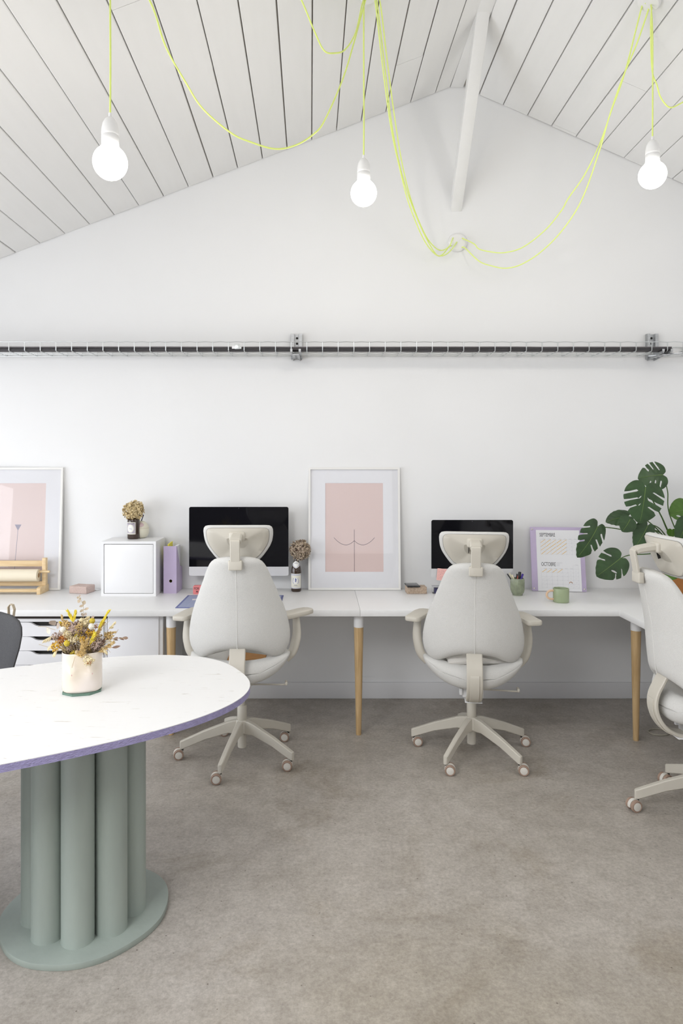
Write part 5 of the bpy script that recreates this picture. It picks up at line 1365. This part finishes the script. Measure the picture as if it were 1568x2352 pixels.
def monstera_leaf(base, tip, width, kind, m, normal, curl=0.18, dd=(0, 0), holes=()):
    base = Vector(base); tip = Vector(tip); ax = tip - base; L_ = ax.length; ax.normalize()
    s = ax.cross(Vector(normal)).normalized(); nr = s.cross(ax).normalized()
    outl = leaf_outline(kind); n0 = len(outl)
    pts = [Vector(q) for q in outl]; ed = [(i, (i + 1) % n0) for i in range(n0)]; hp_ = []
    for (hx, hy, ha, hl, hw) in holes:
        poly = []
        for k in range(10):
            a = 2 * PI * k / 10; u, v_ = hl * math.cos(a), hw * math.sin(a); poly.append((hx + u * math.cos(ha) - v_ * math.sin(ha), hy + u * math.sin(ha) + v_ * math.cos(ha)))
        st = len(pts); pts += [Vector(q) for q in poly]; ed += [(st + i, st + (i + 1) % 10) for i in range(10)]; hp_.append(poly)
    for i in range(-8, 9):
        for j in range(-2, 17):
            q = (i * .062 + (.031 if j % 2 else 0), j * .062)
            if in_poly(q, outl) and not any(in_poly(q, h) for h in hp_): pts.append(Vector(q))
    res = delaunay_2d_cdt(pts, ed, [], 0, 1e-5)
    V, F = [], []
    for q in res[0]:
        x, y = q.x, q.y
        h = 0.16 * abs(x) ** 1.0 * 0.6 - curl * (y - .15) ** 2 - 0.35 * x * x + 0.012 * min(1, abs(x) * 6) * math.sin(26 * (y - abs(x) * .8))
        V.append(base + s * x * width + ax * y * L_ + nr * h * L_ - MO)
    for fc in res[2]:
        c = sum((res[0][i] for i in fc), Vector((0, 0))) / len(fc)
        if in_poly(c, outl) and not any(in_poly(c, h) for h in hp_): F.append(list(fc))
    me = bpy.data.meshes.new('leaf'); me.from_pydata([tuple(q) for q in V], [], F); me.update()
    for pl in me.polygons: pl.use_smooth = True
    lf = obj('leaf', me, m, mo)
    # midrib
    rib = []
    for k in range(9):
        y = k / 8 * .93; rib.append(base + ax * y * L_ + nr * (-curl * (y - .15) ** 2 * L_ + .0014) - MO)
    obj('midrib', tube_me('midrib', rib, [0.0020 - 0.0013 * k / 8 for k in range(9)], 6), 'rib', lf)
    return base
def zp5(x, y, D): return at(1280 + x * 0.18367, 1040 + y * 0.18367, D)
K5 = 0.18367
def ml(b, tp, wpx, kind, m, D, dt=0.0, nrm=(0, -1, .25), curl=.18, holes=()):
    width = wpx * K5 * D / FPX
    return monstera_leaf(zp5(*b, D), zp5(*tp, D + dt), width, kind, m, nrm, curl, holes=holes)
roots = {}
b1 = ml((1315, 275), (1010, 300), 400, 'split', 'leaf', 4.20, .03, (0.15, -1, .5), .25, holes=((.22, .12, .6, .07, .02),))
b2 = ml((1100, 430), (1050, 880), 500, 'split', 'leaf', 4.05, -.04, (-.1, -1, .2), .2, holes=((.10, .30, 1.0, .05, .012), (-.10, .32, 2.1, .05, .012), (.09, .5, 1.0, .04, .01)))
b3 = ml((500, 925), (300, 1310), 340, 'split', 'leaf', 4.06, -.05, (.35, -1, .35), .3)
b4 = ml((880, 790), (610, 850), 250, 'heart', 'leaf', 4.14, -.02, (0, -.8, .7), .15)
b5 = ml((905, 835), (820, 985), 250, 'heart', 'leaf', 4.04, -.02, (.2, -1, .3), .2)
b6 = ml((1125, 915), (985, 1190), 270, 'heart', 'leaf', 4.10, -.02, (.1, -1, .2), .2)
b7 = ml((785, 1320), (500, 1545), 400, 'few', 'leaf', 4.02, -.03, (0, -1, .2), .12, holes=((-.2, .45, .5, .10, .03),))
b8 = ml((1640, 700), (1400, 760), 330, 'heart', 'leafbright', 4.25, 0, (0, -1, .4), .15, holes=((-.17, .62, 1.2, .10, .035),))
b9 = ml((1600, 850), (1530, 1150), 240, 'heart', 'leaf', 4.12, 0, (.2, -1, .2), .2)
b10 = ml((1470, 1390), (1410, 1600), 260, 'heart', 'leafbright', 4.02, 0, (0, -1, .3), .15)
b11 = ml((1430, 965), (1425, 1060), 130, 'heart', 'leafbright', 4.2, 0, (0, -1, .3), .15)
b12 = ml((1620, 980), (1500, 1030), 200, 'heart', 'leafbright', 4.22, 0, (0, -.8, .6), .15)
def stalk(base, mids, r0=0.0042, root=None):
    root = root or (PC + Vector((rb.uniform(-.04, .04), rb.uniform(-.04, .03), 0.165)))
    pts = [Vector(base)] + [Vector(m_) for m_ in mids] + [root]
    q = spline(pts, 8); n_ = len(q)
    obj('stalk', tube_me('stalk', [v_ - MO for v_ in q], [0.0028 + (r0 - 0.0028) * i / n_ for i in range(n_)], 8), 'stem', mo)
stalk(b1, [zp5(1375, 480, 4.24), zp5(1410, 800, 4.26)])
stalk(b2, [zp5(1180, 580, 4.18), zp5(1300, 800, 4.22), zp5(1380, 980, 4.25)], 0.0065)
stalk(b3, [zp5(680, 940, 4.10), zp5(960, 985, 4.16), zp5(1290, 1005, 4.23)])
stalk(b4, [zp5(960, 760, 4.2), zp5(1250, 960, 4.22)])
stalk(b5, [zp5(960, 900, 4.12), zp5(1250, 1000, 4.2)])
stalk(b6, [zp5(1180, 900, 4.16), zp5(1330, 1010, 4.22)])
stalk(b7, [zp5(900, 1280, 4.07), zp5(1130, 1265, 4.12), zp5(1350, 1250, 4.2)])
stalk(b8, [zp5(1620, 900, 4.26)]); stalk(b9, [zp5(1610, 1000, 4.2)]); stalk(b10, [zp5(1500, 1300, 4.1)]); stalk(b11, [zp5(1440, 1050, 4.24)]); stalk(b12, [zp5(1620, 1100, 4.24)])

# ================================================================== cable tray on the far wall
ty0 = DW - 0.215; ty1 = DW - 0.012
tz1 = wz(785.5, ty0); tz0 = wz(806.5, ty0)
xa, xb = -2.9, XR - 0.03
t = thing('cable_tray', 'galvanised wire mesh cable tray running along the far wall', 'cable tray', (0, ty0, tz0))
wr = 0.0024
sp_ = 36.0 * ty0 / FPX
x = wx(20.5, ty0) - 30 * sp_
xs = []
while x < xb:
    if x > xa: xs.append(x)
    x += sp_
dpt = ty1 - ty0; hgt = tz1 - tz0
for (y, z) in ((0, hgt), (0.07, 0), (0.135, 0), (dpt, hgt), (dpt, 0.0)):
    pts = []
    for x in xs:
        pts += [(x, y, z - .0012), (x + sp_ / 2, y, z + .0012)]
    obj('long_wire', tube_me('long_wire', [(xa, y, z)] + pts[1:-2] + [(xb, y, z)], wr, 6), 'zinc', t)
rm = tube_me('cross_wire', [(0, 0, hgt), (0, 0, 0.010), (0, 0.003, 0.003), (0, 0.010, 0), (0, dpt - .01, 0), (0, dpt - .003, .003), (0, dpt, .01), (0, dpt, hgt)], wr * 1.25, 6)
for x in xs: obj('cross_wire', rm, 'zinc', t, (x, 0, 0))
obj('joint_clip', box_me('joint_clip', (wx(545, ty0), -0.004, hgt * .50), (0.034, 0.006, 0.034), 0.002), 'zinc', t)
obj('joint_clip', box_me('joint_clip', (wx(538, ty0), -0.004, hgt * .42), (0.03, 0.005, 0.020), 0.002), 'whitemetal', t)
obj('joint_rod', box_me('joint_rod', (wx(551, ty0), -0.003, hgt * .38), (0.020, 0.005, 0.018), 0.002), 'zinc', t)
# cables lying in the tray
rg = random.Random(21)
names = ['lowest', 'thick', 'thin', 'twisted']
ci = 0
for (yy, zz, rr_, m) in ((0.014, 0.0115, .0078, 'cable'), (0.032, 0.0120, .0080, 'cable'), (0.050, 0.0120, .0080, 'cablegrey'), (0.067, 0.0110, .0072, 'cable'), (0.023, 0.0255, .0058, 'cablegrey'), (0.041, 0.0262, .0058, 'cable'), (0.058, 0.0250, .0055, 'cable')):
    pts = []; x = xa + .03
    while x < xb - .03:
        pts.append((x, ty0 + yy + rg.uniform(-.0007, .0007), tz0 + zz + wr * .4 + rg.uniform(-.0006, .0014))); x += 0.16
    o = obj('tray_cable', tube_me('tray_cable', spline(pts, 4), rr_, 8), m)
    tag(o, 'dark power cable lying in the wire tray along the wall', 'cable', 'cables in the wire tray'); ci += 1
# wall brackets
def bracket(px, lab, skew=0.0):
    X = wx(px, DW - .02)
    t = thing('wall_bracket', lab, 'bracket', (X, DW, tz0), (0, 0, 0), 'brackets of the cable tray')
    zt = wz(766.5, DW - .03) - tz0
    bm = bmesh.new()
    for s in (-1, 1):
        box_bm(bm, (s * 0.027, -0.030, (zt - 0.02) / 2), (0.020, 0.003, zt + 0.02)); box_bm(bm, (s * 0.0355, -0.016, (zt - .02) / 2), (0.003, 0.030, zt + .02)); box_bm(bm, (s * 0.0175, -0.018, (zt - .02) / 2), (0.003, 0.025, zt + .02))
    box_bm(bm, (0, -0.003, (zt - .02) / 2), (0.068, 0.004, zt + .02))
    c = obj('channel', bm_mesh('channel', bm), 'steel', t)
    for z in (zt - 0.026, zt - 0.062): obj('bolt_hole', (lambda me: (me.transform(Matrix.Rotation(R(90), 4, 'X')), me)[1])(lathe_me('bolt_hole', [(0.0075, 0), (0.0075, 0.002)], 14)), 'dark', c, (0.002, -0.006, z))
    bm = bmesh.new()
    for s in (-1, 1):
        me = prism_me('c', [(0, -0.030), (-0.215, -0.012), (-0.222, 0.004), (-0.205, 0.006), (0, -0.004)], s * 0.022 - .002, s * 0.022 + .002, 'x'); bm.from_mesh(me)
        box_bm(bm, (s * 0.027, -0.11, -0.0045), (0.012, 0.22, 0.003)); box_bm(bm, (s * 0.027, -0.224, 0.004), (0.014, 0.004, 0.018))
    box_bm(bm, (0, -0.11, -0.019), (0.044, 0.19, 0.003))
    for k in range(3): pass
    a = obj('arm', bm_mesh('arm', bm), 'steel', t, None, (0, 0, skew))
    for k in range(3): obj('slot', box_me('slot', (0, -0.05 - .05 * k, -0.0212), (0.016, 0.008, 0.001)), 'dark', a)
bracket(681, 'galvanised wall bracket holding the cable tray above the large monitor')
bracket(1497, 'galvanised wall bracket holding the cable tray at the right', R(0))
o = obj('spare_bracket_arm', prism_me('spare_bracket_arm', [(-0.10, -0.017), (0.10, -0.013), (0.105, 0.013), (-0.09, 0.017)], 0, 0.010, 'z', 0.002), 'steel', None, (wx(1530, ty0 + .06), ty0 + .07, tz0 - 0.0155), (0, 0, R(-38))); tag(o, 'short steel bar clipped under the cable tray at the right', 'bracket')

# ================================================================== pendant lamps and neon cords
def rose(px, py, right, lab):
    D, X = hit(px, py, right); z = H - (py - VY) * D / FPX
    t = obj('ceiling_rose', lathe_me('ceiling_rose', [(0.055, 0), (0.055, -0.012), (0.050, -0.022), (0.012, -0.026), (0, -0.026)], 32), 'porcelain', None, (X, D, z - .001), (0, math.atan(SR) if right else -math.atan(SL), 0)); tag(t, lab, 'ceiling rose', 'ceiling roses')
    return Vector((X, D, z - 0.02))
rC = rose(850, -18, False, 'white ceiling rose at the top where the middle lamp cords meet')
rR = rose(1492, -2, True, 'white ceiling rose on the right slope where yellow cords meet')
def hook(px, py, right=False):
    D, X = hit(px, py, right); return Vector((X, D, H - (py - VY) * D / FPX))
Dl = 2.50
Xl = wx(254, Dl); zl_h = zl(Xl - KL * (Dl - DW))
hL = Vector((Xl, Dl, zl_h - .002))
BUL = 0.0625
def pendant(lab, px, ytop_bulb, ybot_bulb, D, hang):
    X = wx(px, D); zb = wz(ybot_bulb, D)
    t = thing('pendant_lamp', lab, 'pendant lamp', (X, D, zb), (0, 0, 0), 'bare bulb pendants on neon cords')
    r_ = BUL
    prof = [(0, 0)] + [(r_ * math.sin(R(a)), r_ - r_ * math.cos(R(a))) for a in range(10, 141, 10)] + [(0.033, 2 * r_ + .003 - .010), (0.0285, 2 * r_ + .006), (0.0275, 2 * r_ + 0.016)]
    bl = obj('bulb', lathe_me('bulb', prof, 40), 'bulb', t); bl['label'] = 'glowing opal globe bulb'
    z0 = 2 * r_ + 0.006
    obj('socket', lathe_me('socket', [(0.0305, z0), (0.0315, z0 + .002), (0.0315, z0 + .026), (0.0300, z0 + .028), (0.0315, z0 + .030), (0.0315, z0 + .036), (0.0310, z0 + .052), (0.027, z0 + .072), (0.019, z0 + .088), (0.010, z0 + .096), (0.006, z0 + .098), (0.006, z0 + .112), (0.003, z0 + .113)], 36), 'porcelain', t)
    top = Vector(hang) - Vector((X, D, zb))
    pts = [(0, 0, z0 + .108), (0.001, 0, z0 + .3), (0, 0, top.z * .8), (top.x, top.y, top.z)]
    obj('cord', tube_me('cord', spline(pts, 6), 0.0036, 8), 'cord', t)['label'] = 'neon yellow fabric cord'
    # the lamp's own light
    l = bpy.data.lights.new('bulb_light', 'POINT'); l.energy = 6; l.color = (1, 0.95, 0.87); l.shadow_soft_size = BUL + .004
    lo_ = bpy.data.objects.new('bulb_light', l); COL.objects.link(lo_); lo_.location = (X, D, zb + r_ - 0.001)
    lo_.location.z = zb - 0.07
    return t
pendant('nearest pendant bulb on a neon cord, over the left of the room', 253, 318, 412.5, 2.50, hL)
pendant('middle pendant bulb on a neon cord, left of the wall junction', 835, 390, 473.5, rC.y - .02, rC + Vector((-.03, 0, 0)))
pendant('right-hand pendant bulb on a neon cord under the right slope', 1498, 350, 432.5, rR.y - .06, rR + Vector((.005, 0, 0)))
# wall junction
jb = at(1050, 558, DW - .001)
t = thing('wall_junction', 'white round junction disc on the gable wall where yellow cords meet', 'junction', jb)
me = lathe_me('disc', [(0.062, 0), (0.062, 0.014), (0.057, 0.022), (0.045, 0.026), (0, 0.026)], 36); me.transform(Matrix.Rotation(R(90), 4, 'X'))
obj('disc', me, 'porcelain', t)
def cord(lab, pts, Da, Db, ends=(None, None)):
    n_ = len(pts); Ls = [0]
    for a, b in zip(pts, pts[1:]): Ls.append(Ls[-1] + math.hypot(b[0] - a[0], b[1] - a[1]))
    q = [at(x, y, Da + (Db - Da) * l / Ls[-1]) for (x, y), l in zip(pts, Ls)]
    if ends[0] is not None: q[0] = Vector(ends[0])
    if ends[1] is not None: q[-1] = Vector(ends[1])
    o = obj('neon_cord', tube_me('neon_cord', spline(q, 7), 0.0036, 8), 'cord'); tag(o, lab, 'cord', 'neon yellow lamp cords'); return o
Dc, Dr, Dj = rC.y, rR.y, DW - 0.03
cord('neon cord sagging from near the first lamp to the middle ceiling rose', [(300, -130), (343, 0), (380, 106), (428, 192), (466, 250), (530, 305), (575, 326), (632, 342), (680, 333), (720, 308), (745, 277), (786, 184), (812, 100), (838, 4), (848, -18)], 2.52, Dc, (hL + Vector((.01, 0, 0)), rC + Vector((-.01, 0, 0))))
h3 = hook(640, -110)
cord('short neon cord sagging at the top beside the middle lamp', [(640, -110), (692, 0), (722, 72), (744, 116), (768, 122), (792, 114), (816, 76), (832, 8), (846, -18)], h3.y, Dc, (h3, rC + Vector((-.02, 0, 0))))
cord('neon cord from the middle rose to the wall junction, leftmost strand', [(852, -18), (862, 8), (878, 150), (897, 290), (916, 380), (938, 466), (970, 545), (995, 580), (1012, 588), (1030, 580), (1045, 562), (1049, 556)], Dc, Dj, (rC + Vector((.01, 0, 0)), None))
cord('neon cord from the middle rose to the wall junction, strand between its neighbours', [(853, -18), (866, 8), (884, 160), (900, 290), (920, 390), (945, 470), (975, 540), (1001, 584), (1015, 585), (1030, 568), (1036, 564)], Dc, Dj, (rC + Vector((.018, 0, 0)), None))
cord('neon cord from the middle rose to the wall junction, rightmost strand', [(855, -18), (873, 8), (889, 140), (906, 270), (924, 380), (946, 466), (974, 535), (996, 566), (1014, 575), (1031, 566), (1040, 546)], Dc, Dj, (rC + Vector((.028, 0, 0)), None))
cord('upper neon cord from the wall junction to the right ceiling rose', [(1061, 547), (1088, 560), (1100, 572), (1130, 579), (1160, 580), (1200, 568), (1250, 530), (1288, 485), (1305, 455), (1340, 405), (1375, 335), (1405, 250), (1435, 165), (1474, 14), (1484, 0)], Dj, Dr, (None, rR + Vector((-.02, 0, 0))))
cord('lower neon cord from the wall junction to the right ceiling rose', [(1060, 568), (1068, 570), (1100, 600), (1130, 611), (1160, 616), (1195, 608), (1240, 580), (1290, 530), (1335, 460), (1375, 350), (1398, 270), (1425, 190), (1462, 100), (1488, 24), (1490, 2)], Dj, Dr, (None, rR))
h4 = hook(1640, 170, True)
cord('neon cord sagging off to the right beside the right-hand lamp', [(1488, 0), (1494, 60), (1497, 160), (1508, 195), (1515, 220), (1528, 240), (1540, 247), (1556, 241), (1580, 225), (1640, 170)], Dr, h4.y, (rR + Vector((.01, 0, 0)), h4))
# cable on the floor at the right
q = [onz(1600, 1688, .004), onz(1556, 1684, .004), onz(1528, 1676, .004), onz(1500, 1674, .004), onz(1488, 1679, .004), onz(1498, 1686, .004), onz(1524, 1688, .004), onz(1548, 1680, .005), onz(1580, 1660, .004)]
o = obj('floor_cable', tube_me('floor_cable', spline(q, 7), 0.004, 8), 'floorcable'); tag(o, 'beige cable looped on the floor beside the right-hand chair', 'cable')
